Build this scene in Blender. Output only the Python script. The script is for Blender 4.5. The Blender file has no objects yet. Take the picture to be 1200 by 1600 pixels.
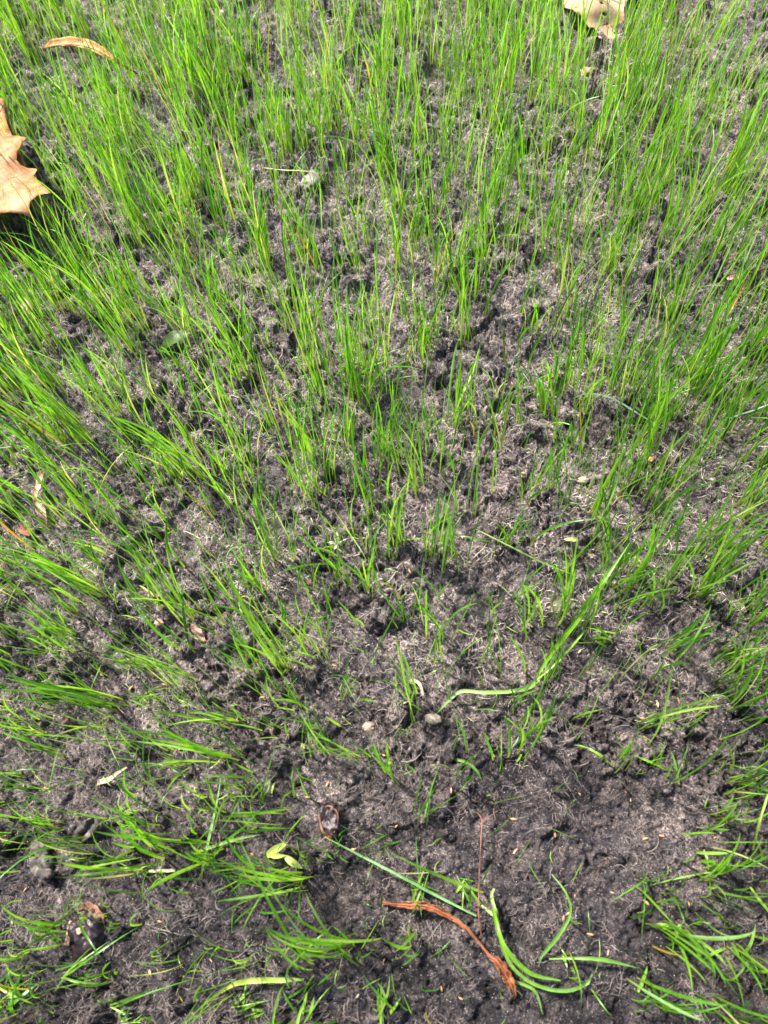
import bpy, bmesh, math, random
import numpy as np
from mathutils import Vector, Matrix
from mathutils.geometry import delaunay_2d_cdt

random.seed(11)
rng = np.random.default_rng(11)
scene = bpy.context.scene
COL = scene.collection
pi = math.pi

# ------------------------------------------------------------------ camera
CAM_H = 0.60
FPX = 1186.0                      # focal length in pixels of the 1200x1600 photo
NADIR = (684.0, 1285.0)           # where straight-down falls in the photo
d = Vector((NADIR[0] - 600.0, 800.0 - NADIR[1], -FPX)).normalized()
Q = d.rotation_difference(Vector((0, 0, -1)))
R3 = Q.to_matrix()
cam_data = bpy.data.cameras.new('camera')
cam = bpy.data.objects.new('camera', cam_data)
COL.objects.link(cam)
cam.matrix_world = Matrix.Translation((0, 0, CAM_H)) @ R3.to_4x4()
cam_data.sensor_fit = 'VERTICAL'
cam_data.sensor_height = 36.0
cam_data.sensor_width = 27.0
cam_data.lens = FPX / 1600.0 * 36.0
cam_data.clip_start = 0.01
cam_data.clip_end = 500.0
cam_data.dof.use_dof = True
cam_data.dof.focus_distance = 0.665
cam_data.dof.aperture_fstop = 8.0
scene.camera = cam

# ------------------------------------------------------------------ light
SUN_DIR = Vector((-0.55, 0.50, 0.0)).normalized() * math.cos(math.radians(52)) + Vector((0, 0, math.sin(math.radians(52))))
world = bpy.data.worlds.new('World')
scene.world = world
world.use_nodes = True
wt = world.node_tree
wt.nodes.clear()
wo = wt.nodes.new('ShaderNodeOutputWorld')
bg = wt.nodes.new('ShaderNodeBackground')
sky = wt.nodes.new('ShaderNodeTexSky')
sky.sky_type = 'NISHITA'
sky.sun_disc = False
sky.sun_elevation = math.radians(52)
sky.sun_rotation = math.atan2(SUN_DIR.x, SUN_DIR.y)
sky.air_density = 1.0
sky.dust_density = 3.0
bg.inputs['Strength'].default_value = 0.10
wt.links.new(sky.outputs[0], bg.inputs['Color'])
wt.links.new(bg.outputs[0], wo.inputs['Surface'])
sl = bpy.data.lights.new('sun', 'SUN')
sl.energy = 4.2
sl.angle = math.radians(5.0)
sl.color = (1.0, 0.95, 0.87)
so = bpy.data.objects.new('sun', sl)
so.rotation_euler = SUN_DIR.to_track_quat('Z', 'Y').to_euler()
so.location = (0, 0, 3)
COL.objects.link(so)
scene.view_settings.view_transform = 'Standard'
scene.view_settings.look = 'None'
scene.view_settings.gamma = 1.0
scene.view_settings.use_curve_mapping = False
scene.view_settings.exposure = 1.84


# ------------------------------------------------------------------ projection helpers
RN = np.array(R3)


def ray(px, py):
    return RN @ np.array([px - 600.0, 800.0 - py, -FPX])


def at(px, py, z=0.0):
    """the place at height z that the photo shows at this pixel"""
    v = ray(px, py)
    k = (CAM_H - z) / -v[2]
    return Vector((v[0] * k, v[1] * k, z))


def to_px(x, y, z):
    v = np.stack([x, y, np.asarray(z) - CAM_H], -1) @ RN
    return 600.0 + FPX * v[..., 0] / -v[..., 2], 800.0 - FPX * v[..., 1] / -v[..., 2]


# ------------------------------------------------------------------ numpy noise
def _hash(ix, iy, seed):
    h = (ix.astype(np.int64) * 374761393 + iy.astype(np.int64) * 668265263 + seed * 974634777) & 0xFFFFFFFF
    h = ((h ^ (h >> 13)) * 1274126177) & 0xFFFFFFFF
    h = (h ^ (h >> 16)) & 0xFFFFFFFF
    return h


def gnoise(x, y, seed=0):
    ix = np.floor(x); iy = np.floor(y)
    fx = x - ix; fy = y - iy
    u = fx * fx * fx * (fx * (fx * 6 - 15) + 10)
    v = fy * fy * fy * (fy * (fy * 6 - 15) + 10)

    def g(ax, ay):
        a = _hash(ix + ax, iy + ay, seed) * (2 * pi / 4294967296.0)
        return np.cos(a) * (fx - ax) + np.sin(a) * (fy - ay)
    n0 = g(0, 0) * (1 - u) + g(1, 0) * u
    n1 = g(0, 1) * (1 - u) + g(1, 1) * u
    return (n0 * (1 - v) + n1 * v) * 1.5


def worley(x, y, seed=0):
    ix = np.floor(x); iy = np.floor(y)
    best = np.full(x.shape, 9.0)
    for ax in (-1, 0, 1):
        for ay in (-1, 0, 1):
            jx = ix + ax; jy = iy + ay
            px = jx + 0.15 + 0.7 * _hash(jx, jy, seed) / 4294967296.0
            py = jy + 0.15 + 0.7 * _hash(jx, jy, seed + 7) / 4294967296.0
            best = np.minimum(best, (x - px) ** 2 + (y - py) ** 2)
    return np.sqrt(best)


def sstep(a, b, x):
    t = np.clip((x - a) / (b - a), 0, 1)
    return t * t * (3 - 2 * t)


def height(x, y):
    """height of the soil surface in metres"""
    x = np.asarray(x, float); y = np.asarray(y, float)
    wx = x + 0.006 * gnoise(x * 70, y * 70, 31) + 0.0032 * gnoise(x * 210, y * 210, 33) + 0.0014 * gnoise(x * 520, y * 520, 35)
    wy = y + 0.006 * gnoise(x * 70, y * 70, 32) + 0.0032 * gnoise(x * 210, y * 210, 34) + 0.0014 * gnoise(x * 520, y * 520, 36)
    h = 0.0090 * gnoise(x * 7, y * 7, 1) + 0.0060 * gnoise(x * 19, y * 19, 2)
    h += 0.0060 * gnoise(wx * 44, wy * 50, 3)
    smooth = sstep(-0.25, 0.30, gnoise(x * 11 + 4, y * 11, 20) + 0.5 * sstep(0.0, -0.25, y - 0.15))   # smoother felted soil
    rough = 1.0 - 0.7 * smooth
    # ragged flakes and crusts: small steps with uneven edges
    h += rough * 0.0042 * sstep(-0.05, 0.06, gnoise(wx * 38 + 3, wy * 46, 11))
    h += rough * 0.0038 * sstep(-0.06, 0.07, gnoise(wx * 74 + 8, wy * 88, 12))
    h += (0.3 + rough) * 0.0014 * sstep(-0.10, 0.12, gnoise(wx * 150, wy * 170, 13))
    n = gnoise(wx * 95, wy * 110, 4)
    h += rough * 0.0028 * (0.35 - np.abs(n) * 1.2)
    w = worley(wx * 210, wy * 210, 6)
    h += (0.3 + rough) * 0.0015 * (0.5 - w)
    h += 0.0013 * gnoise(wx * 190, wy * 210, 17) + 0.0013 * gnoise(wx * 330, wy * 330, 7) + 0.0009 * gnoise(wx * 640, wy * 640, 8)
    pit = sstep(0.42, 0.56, gnoise(wx * 46 + 9, wy * 60, 9))          # deep crevices between the clods
    h -= 0.0075 * pit * (0.15 + rough)
    return h


def H(x, y):
    return float(height(np.array([x]), np.array([y]))[0])


# ------------------------------------------------------------------ node helpers
def new_mat(name):
    m = bpy.data.materials.new(name)
    m.use_nodes = True
    nt = m.node_tree
    nt.nodes.clear()
    out = nt.nodes.new('ShaderNodeOutputMaterial')
    return m, nt, out


def N(nt, kind, **kw):
    n = nt.nodes.new(kind)
    for k, v in kw.items():
        if k.startswith('i_'):
            n.inputs[k[2:].replace('_', ' ')].default_value = v
        else:
            setattr(n, k, v)
    return n


def noise(nt, vec, scale, detail=3.0, rough=0.6, dist=0.0):
    n = N(nt, 'ShaderNodeTexNoise')
    n.inputs['Scale'].default_value = scale
    n.inputs['Detail'].default_value = detail
    n.inputs['Roughness'].default_value = rough
    n.inputs['Distortion'].default_value = dist
    nt.links.new(vec, n.inputs['Vector'])
    return n.outputs['Fac']


def ramp(nt, fac, stops):
    n = N(nt, 'ShaderNodeValToRGB')
    cr = n.color_ramp
    while len(cr.elements) < len(stops):
        cr.elements.new(0.5)
    for e, (p, c) in zip(cr.elements, stops):
        e.position = p
        e.color = (c[0], c[1], c[2], 1.0)
    nt.links.new(fac, n.inputs['Fac'])
    return n.outputs['Color']


def mixc(nt, fac, a, b, mode='MIX'):
    n = N(nt, 'ShaderNodeMix', data_type='RGBA', blend_type=mode)
    for s, v in ((n.inputs[0], fac), (n.inputs[6], a), (n.inputs[7], b)):
        if hasattr(v, 'is_linked') or isinstance(v, bpy.types.NodeSocket):
            nt.links.new(v, s)
        elif isinstance(v, (int, float)):
            s.default_value = v
        else:
            s.default_value = (v[0], v[1], v[2], 1.0)
    return n.outputs[2]


def maths(nt, op, a, b=0.0):
    n = N(nt, 'ShaderNodeMath', operation=op)
    for s, v in ((n.inputs[0], a), (n.inputs[1], b)):
        if isinstance(v, bpy.types.NodeSocket):
            nt.links.new(v, s)
        else:
            s.default_value = v
    return n.outputs[0]


def soil_material(name, dark, mid, light):
    m, nt, out = new_mat(name)
    tc = N(nt, 'ShaderNodeTexCoord').outputs['Object']
    a = noise(nt, tc, 26, 4, 0.6, 0.4)
    b = noise(nt, tc, 150, 4, 0.65, 0.6)
    c = noise(nt, tc, 620, 3, 0.7, 0.5)
    f = maths(nt, 'ADD', maths(nt, 'MULTIPLY', a, 0.30), maths(nt, 'MULTIPLY', b, 0.38))
    f = maths(nt, 'ADD', f, maths(nt, 'MULTIPLY', c, 0.34))
    col = ramp(nt, f, [(0.43, dark), (0.505, mid), (0.60, light)])
    pt = maths(nt, 'ADD', maths(nt, 'MULTIPLY', noise(nt, tc, 48, 5, 0.7, 1.2), 0.6), maths(nt, 'MULTIPLY', noise(nt, tc, 240, 3, 0.7, 1.0), 0.4))
    pm = ramp(nt, pt, [(0.50, (0, 0, 0)), (0.59, (0.8, 0.8, 0.8))])
    grain = ramp(nt, c, [(0.38, (0.05, 0.040, 0.038)), (0.52, (0.22, 0.170, 0.155)), (0.62, (0.62, 0.49, 0.45))])
    # damp dark earth towards the near side, drier and paler farther off
    sx = N(nt, 'ShaderNodeSeparateXYZ')
    nt.links.new(tc, sx.inputs[0])
    dry = maths(nt, 'ADD', sx.outputs[1], maths(nt, 'MULTIPLY', noise(nt, tc, 9, 3, 0.6, 0.5), 0.5))
    dry = maths(nt, 'SUBTRACT', dry, maths(nt, 'MULTIPLY', sx.outputs[0], 0.15))
    col = mixc(nt, 1.0, col, ramp(nt, dry, [(0.22, (0.28, 0.29, 0.36)), (0.50, (0.52, 0.53, 0.60)), (1.0, (1.05, 1.02, 1.06))]), 'MULTIPLY')
    thr = ramp(nt, dry, [(0.20, (0.35, 0.35, 0.35)), (0.45, (1, 1, 1))])
    pm = mixc(nt, 1.0, pm, ramp(nt, dry, [(0.14, (0.10, 0.10, 0.10)), (0.34, (0.85, 0.85, 0.85)), (0.8, (1, 1, 1))]), 'MULTIPLY')
    col = mixc(nt, pm, col, grain)
    # felt of threads: thin wandering lines
    for sc_, ds, amt, tcol in ((210, 2.5, 0.75, (0.40, 0.33, 0.30)), (430, 2.0, 0.8, (0.36, 0.31, 0.29))):
        th = maths(nt, 'ABSOLUTE', maths(nt, 'SUBTRACT', noise(nt, tc, sc_, 2, 0.6, ds), 0.5))
        th = ramp(nt, th, [(0.010, (1, 1, 1)), (0.035, (0, 0, 0))])
        msk = ramp(nt, noise(nt, tc, 75 + sc_ * 0.1, 3, 0.6, 0.5), [(0.44, (0, 0, 0)), (0.60, (amt, amt, amt))])
        col = mixc(nt, mixc(nt, 1.0, mixc(nt, 1.0, th, thr, 'MULTIPLY'), msk, 'MULTIPLY'), col, tcol)
    # rusty organic flecks and pale mineral grains
    fl = noise(nt, tc, 420, 2, 0.5)
    col = mixc(nt, ramp(nt, fl, [(0.66, (0, 0, 0)), (0.72, (1, 1, 1))]), col, (0.20, 0.115, 0.075))
    v = N(nt, 'ShaderNodeTexVoronoi')
    v.inputs['Scale'].default_value = 520
    nt.links.new(tc, v.inputs['Vector'])
    sp = ramp(nt, v.outputs['Distance'], [(0.10, (1, 1, 1)), (0.17, (0, 0, 0))])
    rare = ramp(nt, noise(nt, tc, 300, 1, 0.5), [(0.50, (0, 0, 0)), (0.56, (1, 1, 1))])
    col = mixc(nt, mixc(nt, 1.0, sp, rare, 'MULTIPLY'), col, (0.60, 0.54, 0.50))
    p = N(nt, 'ShaderNodeBsdfPrincipled')
    nt.links.new(col, p.inputs['Base Color'])
    p.inputs['Roughness'].default_value = 0.62
    p.inputs['Specular IOR Level'].default_value = 0.22
    bh = maths(nt, 'ADD', maths(nt, 'MULTIPLY', noise(nt, tc, 900, 4, 0.75, 0.8), 0.7), maths(nt, 'MULTIPLY', noise(nt, tc, 2300, 2, 0.6), 0.4))
    bu = N(nt, 'ShaderNodeBump')
    bu.inputs['Strength'].default_value = 0.9
    bu.inputs['Distance'].default_value = 0.0022
    nt.links.new(bh, bu.inputs['Height'])
    nt.links.new(bu.outputs[0], p.inputs['Normal'])
    nt.links.new(p.outputs[0], out.inputs['Surface'])
    return m


def leafy(name, base_stops, spots=None, spot_scale=300, rough=0.55, trans=0.25, bump=0.4, wave=None, spec=0.4):
    """thin dry or waxy sheet: mottled colour, a little light passing through"""
    m, nt, out = new_mat(name)
    tc = N(nt, 'ShaderNodeTexCoord').outputs['Object']
    f = noise(nt, tc, 55, 5, 0.65, 0.5)
    col = ramp(nt, f, base_stops)
    g = noise(nt, tc, 700, 2, 0.6)
    col = mixc(nt, 0.35, col, mixc(nt, 1.0, col, ramp(nt, g, [(0.3, (0.55, 0.5, 0.45)), (0.7, (1.3, 1.3, 1.3))]), 'MULTIPLY'))
    if spots is not None:
        s = noise(nt, tc, spot_scale, 2, 0.5)
        col = mixc(nt, ramp(nt, s, [(0.62, (0, 0, 0)), (0.68, (1, 1, 1))]), col, spots)
    p = N(nt, 'ShaderNodeBsdfPrincipled')
    nt.links.new(col, p.inputs['Base Color'])
    p.inputs['Roughness'].default_value = rough
    p.inputs['Specular IOR Level'].default_value = spec
    bu = N(nt, 'ShaderNodeBump')
    bu.inputs['Strength'].default_value = bump
    bu.inputs['Distance'].default_value = 0.001
    nt.links.new(maths(nt, 'ADD', noise(nt, tc, 220, 4, 0.6, 0.3), maths(nt, 'MULTIPLY', g, 0.3)), bu.inputs['Height'])
    nt.links.new(bu.outputs[0], p.inputs['Normal'])
    tr = N(nt, 'ShaderNodeBsdfTranslucent')
    nt.links.new(col, tr.inputs['Color'])
    mx = N(nt, 'ShaderNodeMixShader')
    mx.inputs[0].default_value = trans
    nt.links.new(p.outputs[0], mx.inputs[1])
    nt.links.new(tr.outputs[0], mx.inputs[2])
    nt.links.new(mx.outputs[0], out.inputs['Surface'])
    return m


def grass_material(name, tint=(1, 1, 1), rough=0.30):
    """blade colour from the per-blade attribute: x = place along the blade, y and z = per-blade variation"""
    m, nt, out = new_mat(name)
    at_ = N(nt, 'ShaderNodeAttribute', attribute_name='blade')
    sep = N(nt, 'ShaderNodeSeparateXYZ')
    nt.links.new(at_.outputs['Vector'], sep.inputs[0])
    t, a, b = sep.outputs
    T = lambda c: (c[0] * tint[0], c[1] * tint[1], c[2] * tint[2])
    green = ramp(nt, a, [(0.0, T((0.030, 0.105, 0.009))), (0.28, T((0.075, 0.215, 0.012))), (0.60, T((0.158, 0.325, 0.020))), (0.82, T((0.265, 0.420, 0.055))), (1.0, T((0.240, 0.420, 0.180)))])
    # a few straw-coloured or bleached blades
    green = mixc(nt, ramp(nt, b, [(0.925, (0, 0, 0)), (0.965, (1, 1, 1))]), green, (0.38, 0.36, 0.16))
    green = mixc(nt, ramp(nt, b, [(0.0, (1, 1, 1)), (0.012, (0, 0, 0))]), green, (0.42, 0.20, 0.035))
    # pale yellow sheath low on the blade, bluish towards the tip
    col = mixc(nt, ramp(nt, t, [(0.0, (0.85, 0.85, 0.85)), (0.10, (0.45, 0.45, 0.45)), (0.32, (0, 0, 0))]), green, (0.235, 0.300, 0.035))
    col = mixc(nt, ramp(nt, t, [(0.0, (0.75, 0.75, 0.75)), (0.05, (0, 0, 0))]), col, (0.28, 0.17, 0.11))
    col = mixc(nt, ramp(nt, t, [(0.55, (0, 0, 0)), (1.0, (0.4, 0.4, 0.4))]), col, T((0.10, 0.27, 0.055)))
    sd = N(nt, 'ShaderNodeAttribute', attribute_name='across').outputs['Vector']
    sv = noise(nt, sd, 1.0, 3, 0.65)
    col = mixc(nt, 1.0, col, ramp(nt, sv, [(0.30, (0.62, 0.68, 0.62)), (0.5, (1, 1, 1)), (0.72, (1.30, 1.22, 1.35))]), 'MULTIPLY')
    tco = N(nt, 'ShaderNodeTexCoord').outputs['Object']
    col = mixc(nt, 1.0, col, ramp(nt, noise(nt, tco, 240, 3, 0.6), [(0.3, (0.78, 0.80, 0.75)), (0.7, (1.18, 1.14, 1.2))]), 'MULTIPLY')
    p = N(nt, 'ShaderNodeBsdfPrincipled')
    nt.links.new(col, p.inputs['Base Color'])
    p.inputs['Roughness'].default_value = rough
    p.inputs['Specular IOR Level'].default_value = 0.5
    tr = N(nt, 'ShaderNodeBsdfTranslucent')
    nt.links.new(mixc(nt, 1.0, col, (1.55, 1.66, 0.72), 'MULTIPLY'), tr.inputs['Color'])
    mx = N(nt, 'ShaderNodeMixShader')
    mx.inputs[0].default_value = 0.42
    nt.links.new(p.outputs[0], mx.inputs[1])
    nt.links.new(tr.outputs[0], mx.inputs[2])
    nt.links.new(mx.outputs[0], out.inputs['Surface'])
    return m


M = {}
M['soil'] = soil_material('soil', (0.008, 0.007, 0.010), (0.022, 0.020, 0.024), (0.110, 0.094, 0.092))
M['crumb'] = soil_material('soil_crumbs', (0.012, 0.011, 0.013), (0.05, 0.043, 0.043), (0.28, 0.23, 0.21))
M['grass'] = grass_material('grass_blade')
M['grass_blue'] = grass_material('bluish_grass_blade', (1.0, 0.95, 1.9), 0.38)
M['grass_pale'] = grass_material('pale_grass_blade', (1.5, 1.12, 1.7), 0.5)
M['maple'] = leafy('dry_maple_leaf', [(0.36, (0.27, 0.085, 0.022)), (0.5, (0.40, 0.165, 0.055)), (0.64, (0.47, 0.26, 0.125))], rough=0.6, trans=0.25)
M['maple_pale'] = leafy('pale_dry_maple_leaf', [(0.34, (0.42, 0.24, 0.10)), (0.5, (0.50, 0.34, 0.21)), (0.66, (0.52, 0.39, 0.31))], rough=0.6, trans=0.25)
M['maple_under'] = leafy('olive_leaf_underside', [(0.30, (0.10, 0.075, 0.018)), (0.6, (0.20, 0.14, 0.035)), (0.8, (0.26, 0.16, 0.05))], rough=0.65, trans=0.15)
M['vein'] = leafy('leaf_vein', [(0.3, (0.30, 0.10, 0.05)), (0.7, (0.45, 0.20, 0.10))], trans=0.0)
M['brown'] = leafy('orange_brown_leaf', [(0.34, (0.20, 0.07, 0.018)), (0.5, (0.38, 0.17, 0.04)), (0.66, (0.52, 0.30, 0.10))], spots=(0.09, 0.035, 0.015), spot_scale=520, rough=0.6, trans=0.1, bump=0.9)
M['rust'] = leafy('rust_leaf', [(0.30, (0.060, 0.020, 0.010)), (0.5, (0.22, 0.065, 0.016)), (0.68, (0.42, 0.17, 0.06))], spots=(0.05, 0.02, 0.012), spot_scale=420, rough=0.5, trans=0.15, bump=0.9)
M['red_stem'] = leafy('reddish_stalk', [(0.3, (0.10, 0.03, 0.022)), (0.7, (0.25, 0.10, 0.06))], trans=0.0)
M['pink_leaf'] = leafy('pinkish_dead_leaf', [(0.3, (0.30, 0.15, 0.11)), (0.5, (0.44, 0.26, 0.20)), (0.7, (0.50, 0.32, 0.25))], spots=(0.16, 0.06, 0.04), rough=0.6, trans=0.1, bump=0.8)
M['grey_leaf'] = leafy('grey_rotting_leaf', [(0.38, (0.015, 0.013, 0.013)), (0.5, (0.07, 0.058, 0.053)), (0.62, (0.20, 0.165, 0.15))], rough=0.8, trans=0.0, bump=1.0)
M['nut'] = leafy('dark_nut_skin', [(0.3, (0.010, 0.006, 0.009)), (0.5, (0.028, 0.014, 0.018)), (0.72, (0.08, 0.035, 0.033))], rough=0.42, trans=0.0, bump=1.0, spec=0.45)
M['husk'] = leafy('brown_husk', [(0.3, (0.035, 0.016, 0.012)), (0.5, (0.10, 0.04, 0.024)), (0.7, (0.26, 0.13, 0.08))], rough=0.6, trans=0.0, bump=0.9)
M['bone'] = leafy('pale_husk', [(0.3, (0.22, 0.17, 0.13)), (0.6, (0.44, 0.37, 0.30))], spots=(0.06, 0.045, 0.04), spot_scale=330, rough=0.6, trans=0.05, bump=0.7)
M['straw'] = leafy('straw', [(0.3, (0.30, 0.23, 0.15)), (0.7, (0.48, 0.40, 0.29))], rough=0.6, trans=0.1)
M['seed'] = leafy('seed_husk', [(0.3, (0.34, 0.16, 0.07)), (0.5, (0.50, 0.27, 0.14)), (0.7, (0.58, 0.38, 0.24))], rough=0.5, trans=0.1, bump=0.5)
def fibre_material():
    m, nt, out = new_mat('root_fibre')
    at_ = N(nt, 'ShaderNodeAttribute', attribute_name='blade')
    sep = N(nt, 'ShaderNodeSeparateXYZ')
    nt.links.new(at_.outputs['Vector'], sep.inputs[0])
    col = ramp(nt, sep.outputs[2], [(0.0, (0.020, 0.017, 0.018)), (0.35, (0.082, 0.067, 0.064)), (0.75, (0.27, 0.22, 0.20)), (1.0, (0.56, 0.47, 0.41))])
    p = N(nt, 'ShaderNodeBsdfPrincipled')
    nt.links.new(col, p.inputs['Base Color'])
    p.inputs['Roughness'].default_value = 0.7
    p.inputs['Specular IOR Level'].default_value = 0.2
    nt.links.new(p.outputs[0], out.inputs['Surface'])
    return m


M['fibre'] = fibre_material()
M['petal'] = leafy('white_petal', [(0.3, (0.62, 0.60, 0.42)), (0.7, (0.78, 0.77, 0.62))], rough=0.5, trans=0.3)
M['yellow_leaf'] = leafy('yellow_green_leaf', [(0.3, (0.30, 0.40, 0.06)), (0.7, (0.46, 0.52, 0.16))], rough=0.45, trans=0.35)
M['cotyledon'] = leafy('cotyledon', [(0.3, (0.42, 0.50, 0.16)), (0.7, (0.56, 0.60, 0.26))], rough=0.45, trans=0.3)
M['olive'] = leafy('dark_green_leaf', [(0.3, (0.035, 0.075, 0.012)), (0.7, (0.075, 0.13, 0.02))], rough=0.45, trans=0.25)
M['stone'] = leafy('pale_stone', [(0.3, (0.12, 0.10, 0.10)), (0.7, (0.32, 0.27, 0.26))], rough=0.8, trans=0.0, bump=0.7)
M['twig'] = leafy('dark_twig', [(0.3, (0.07, 0.025, 0.02)), (0.7, (0.15, 0.06, 0.04))], rough=0.7, trans=0.0, bump=0.7)


# ------------------------------------------------------------------ object helpers
def mesh_np(name, verts, faces, mats, attr=None, smooth=True, across=None):
    """mesh from numpy arrays; faces (n,3) or (n,4)"""
    me = bpy.data.meshes.new(name)
    verts = np.ascontiguousarray(verts, dtype=np.float32)
    faces = np.ascontiguousarray(faces, dtype=np.int32)
    k = faces.shape[1]
    me.vertices.add(len(verts)); me.vertices.foreach_set('co', verts.ravel())
    me.loops.add(faces.size); me.loops.foreach_set('vertex_index', faces.ravel())
    me.polygons.add(len(faces))
    me.polygons.foreach_set('loop_start', np.arange(0, faces.size, k, dtype=np.int32))
    me.polygons.foreach_set('use_smooth', np.full(len(faces), smooth))
    me.update(calc_edges=True)
    if attr is not None:
        a = me.attributes.new('blade', 'FLOAT_VECTOR', 'POINT')
        a.data.foreach_set('vector', np.ascontiguousarray(attr, dtype=np.float32).ravel())
    if across is not None:
        a = me.attributes.new('across', 'FLOAT_VECTOR', 'POINT')
        a.data.foreach_set('vector', np.ascontiguousarray(across, dtype=np.float32).ravel())
    me.materials.append(mats)
    return me


def link(name, me, parent=None, loc=None, **props):
    o = bpy.data.objects.new(name, me)
    COL.objects.link(o)
    if parent is not None:
        o.parent = parent
    if loc is not None:
        o.location = loc
    for k, v in props.items():
        if v is not None:
            o[k] = v
    return o


def thing(name, loc, label, category, group=None):
    o = bpy.data.objects.new(name, None)
    o.empty_display_size = 0.01
    COL.objects.link(o)
    o.location = loc
    o['label'] = label
    o['category'] = category
    if group:
        o['group'] = group
    return o


def catmull(pts, n):
    P = [np.array(p, float) for p in pts]
    P = [2 * P[0] - P[1]] + P + [2 * P[-1] - P[-2]]
    out = []
    segs = len(P) - 3
    for i in range(n + 1):
        u = i / n * segs
        k = min(int(u), segs - 1)
        t = u - k
        a, b, c, e = P[k:k + 4]
        out.append(0.5 * ((2 * b) + (-a + c) * t + (2 * a - 5 * b + 4 * c - e) * t * t + (-a + 3 * b - 3 * c + e) * t ** 3))
    return np.array(out)


def strip_mesh(name, path, widths, mat, curl=0.5, nx=2, normal=(0, 0, 1), twist=0.0, rnd=None, thick=0.0, wob=0.0, t0=0.0):
    """a curved sheet along a path: widths in metres (full), curl in radians each side"""
    path = np.asarray(path)
    n = len(path)
    ws = np.interp(np.linspace(0, 1, n), np.linspace(0, 1, len(widths)), widths)
    tan = np.gradient(path, axis=0)
    tan /= np.linalg.norm(tan, axis=1)[:, None] + 1e-12
    nh = np.asarray(normal, float)
    V = []
    A = []
    AC = []
    a, b = rnd if rnd else (random.random(), 0.5)
    js = np.linspace(-1, 1, nx + 1)
    ph = random.random() * 6
    for i in range(n):
        s = np.cross(tan[i], nh)
        if np.linalg.norm(s) < 0.05:
            s = np.array([1.0, 0, 0])
        s /= np.linalg.norm(s)
        nn = np.cross(s, tan[i])
        tw = twist * i / (n - 1)
        s, nn = s * math.cos(tw) + nn * math.sin(tw), nn * math.cos(tw) - s * math.sin(tw)
        w = ws[i] / 2
        for j in js:
            c = max(curl, 1e-3)
            off = s * w * math.sin(j * c) / c - nn * w * (math.cos(j * c) - 1) / c
            if wob:
                off = off + nn * wob * ws[i] * math.sin(i * 1.3 + j * 2 + ph) + s * wob * ws[i] * math.sin(i * 2.1 + ph) * 0.6
            V.append(path[i] + off)
            A.append((t0 + (1 - t0) * i / (n - 1), a, b))
            AC.append((j * 4.0 + ph, i * 0.12, ph))
    F = []
    for i in range(n - 1):
        for j in range(nx):
            p = i * (nx + 1) + j
            F.append((p, p + 1, p + nx + 2, p + nx + 1))
    me = mesh_np(name, np.array(V), np.array(F), mat, A, across=np.array(AC))
    return me


def tube_mesh(name, path, radii, mat, k=6, seed=0, rough=0.0):
    path = np.asarray(path)
    n = len(path)
    rs = np.interp(np.linspace(0, 1, n), np.linspace(0, 1, len(radii)), radii)
    tan = np.gradient(path, axis=0)
    tan /= np.linalg.norm(tan, axis=1)[:, None] + 1e-12
    V = []
    rr = random.Random(seed)
    for i in range(n):
        s = np.cross(tan[i], (0.1, 0.2, 1.0)); s /= np.linalg.norm(s)
        nn = np.cross(s, tan[i])
        for j in range(k):
            a = 2 * pi * j / k
            r = rs[i] * (1 + rough * (rr.random() - 0.5))
            V.append(path[i] + r * (s * math.cos(a) + nn * math.sin(a)))
    F = []
    for i in range(n - 1):
        for j in range(k):
            F.append((i * k + j, i * k + (j + 1) % k, (i + 1) * k + (j + 1) % k, (i + 1) * k + j))
    F.append(tuple([0, 0, 0, 0])) if False else None
    me = mesh_np(name, np.array(V), np.array([f for f in F if f]), mat)
    return me


def lump_mesh(name, rx, ry, rz, mat, rough=0.15, sub=3, seed=1, flat=0.0, spin=0.0, dish=0.0):
    bm = bmesh.new()
    bmesh.ops.create_icosphere(bm, subdivisions=sub, radius=1.0)
    for v in bm.verts:
        c = v.co.copy()
        k = 1 + rough * float(gnoise(np.array([c.x * 1.7 + seed + c.z]), np.array([c.y * 1.7 - seed + c.z * 0.7]), seed)[0])
        k += rough * 0.4 * float(gnoise(np.array([c.x * 5 + seed]), np.array([c.y * 5 + c.z * 4]), seed + 3)[0])
        r2 = c.x * c.x + c.y * c.y
        z = c.z * (1 - flat * (c.z < 0))
        if dish and c.z > 0:
            z = z - dish * max(0.0, 1 - r2 * 1.3)
        x, y = c.x * rx * k, c.y * ry * k
        v.co = (x * math.cos(spin) - y * math.sin(spin), x * math.sin(spin) + y * math.cos(spin), z * rz * k)
    me = bpy.data.meshes.new(name)
    bm.to_mesh(me); bm.free()
    for p in me.polygons:
        p.use_smooth = True
    me.materials.append(mat)
    return me


def inside(poly, x, y):
    c = False
    n = len(poly)
    j = n - 1
    for i in range(n):
        xi, yi = poly[i]; xj, yj = poly[j]
        if (yi > y) != (yj > y) and x < (xj - xi) * (y - yi) / (yj - yi) + xi:
            c = not c
        j = i
    return c


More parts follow.
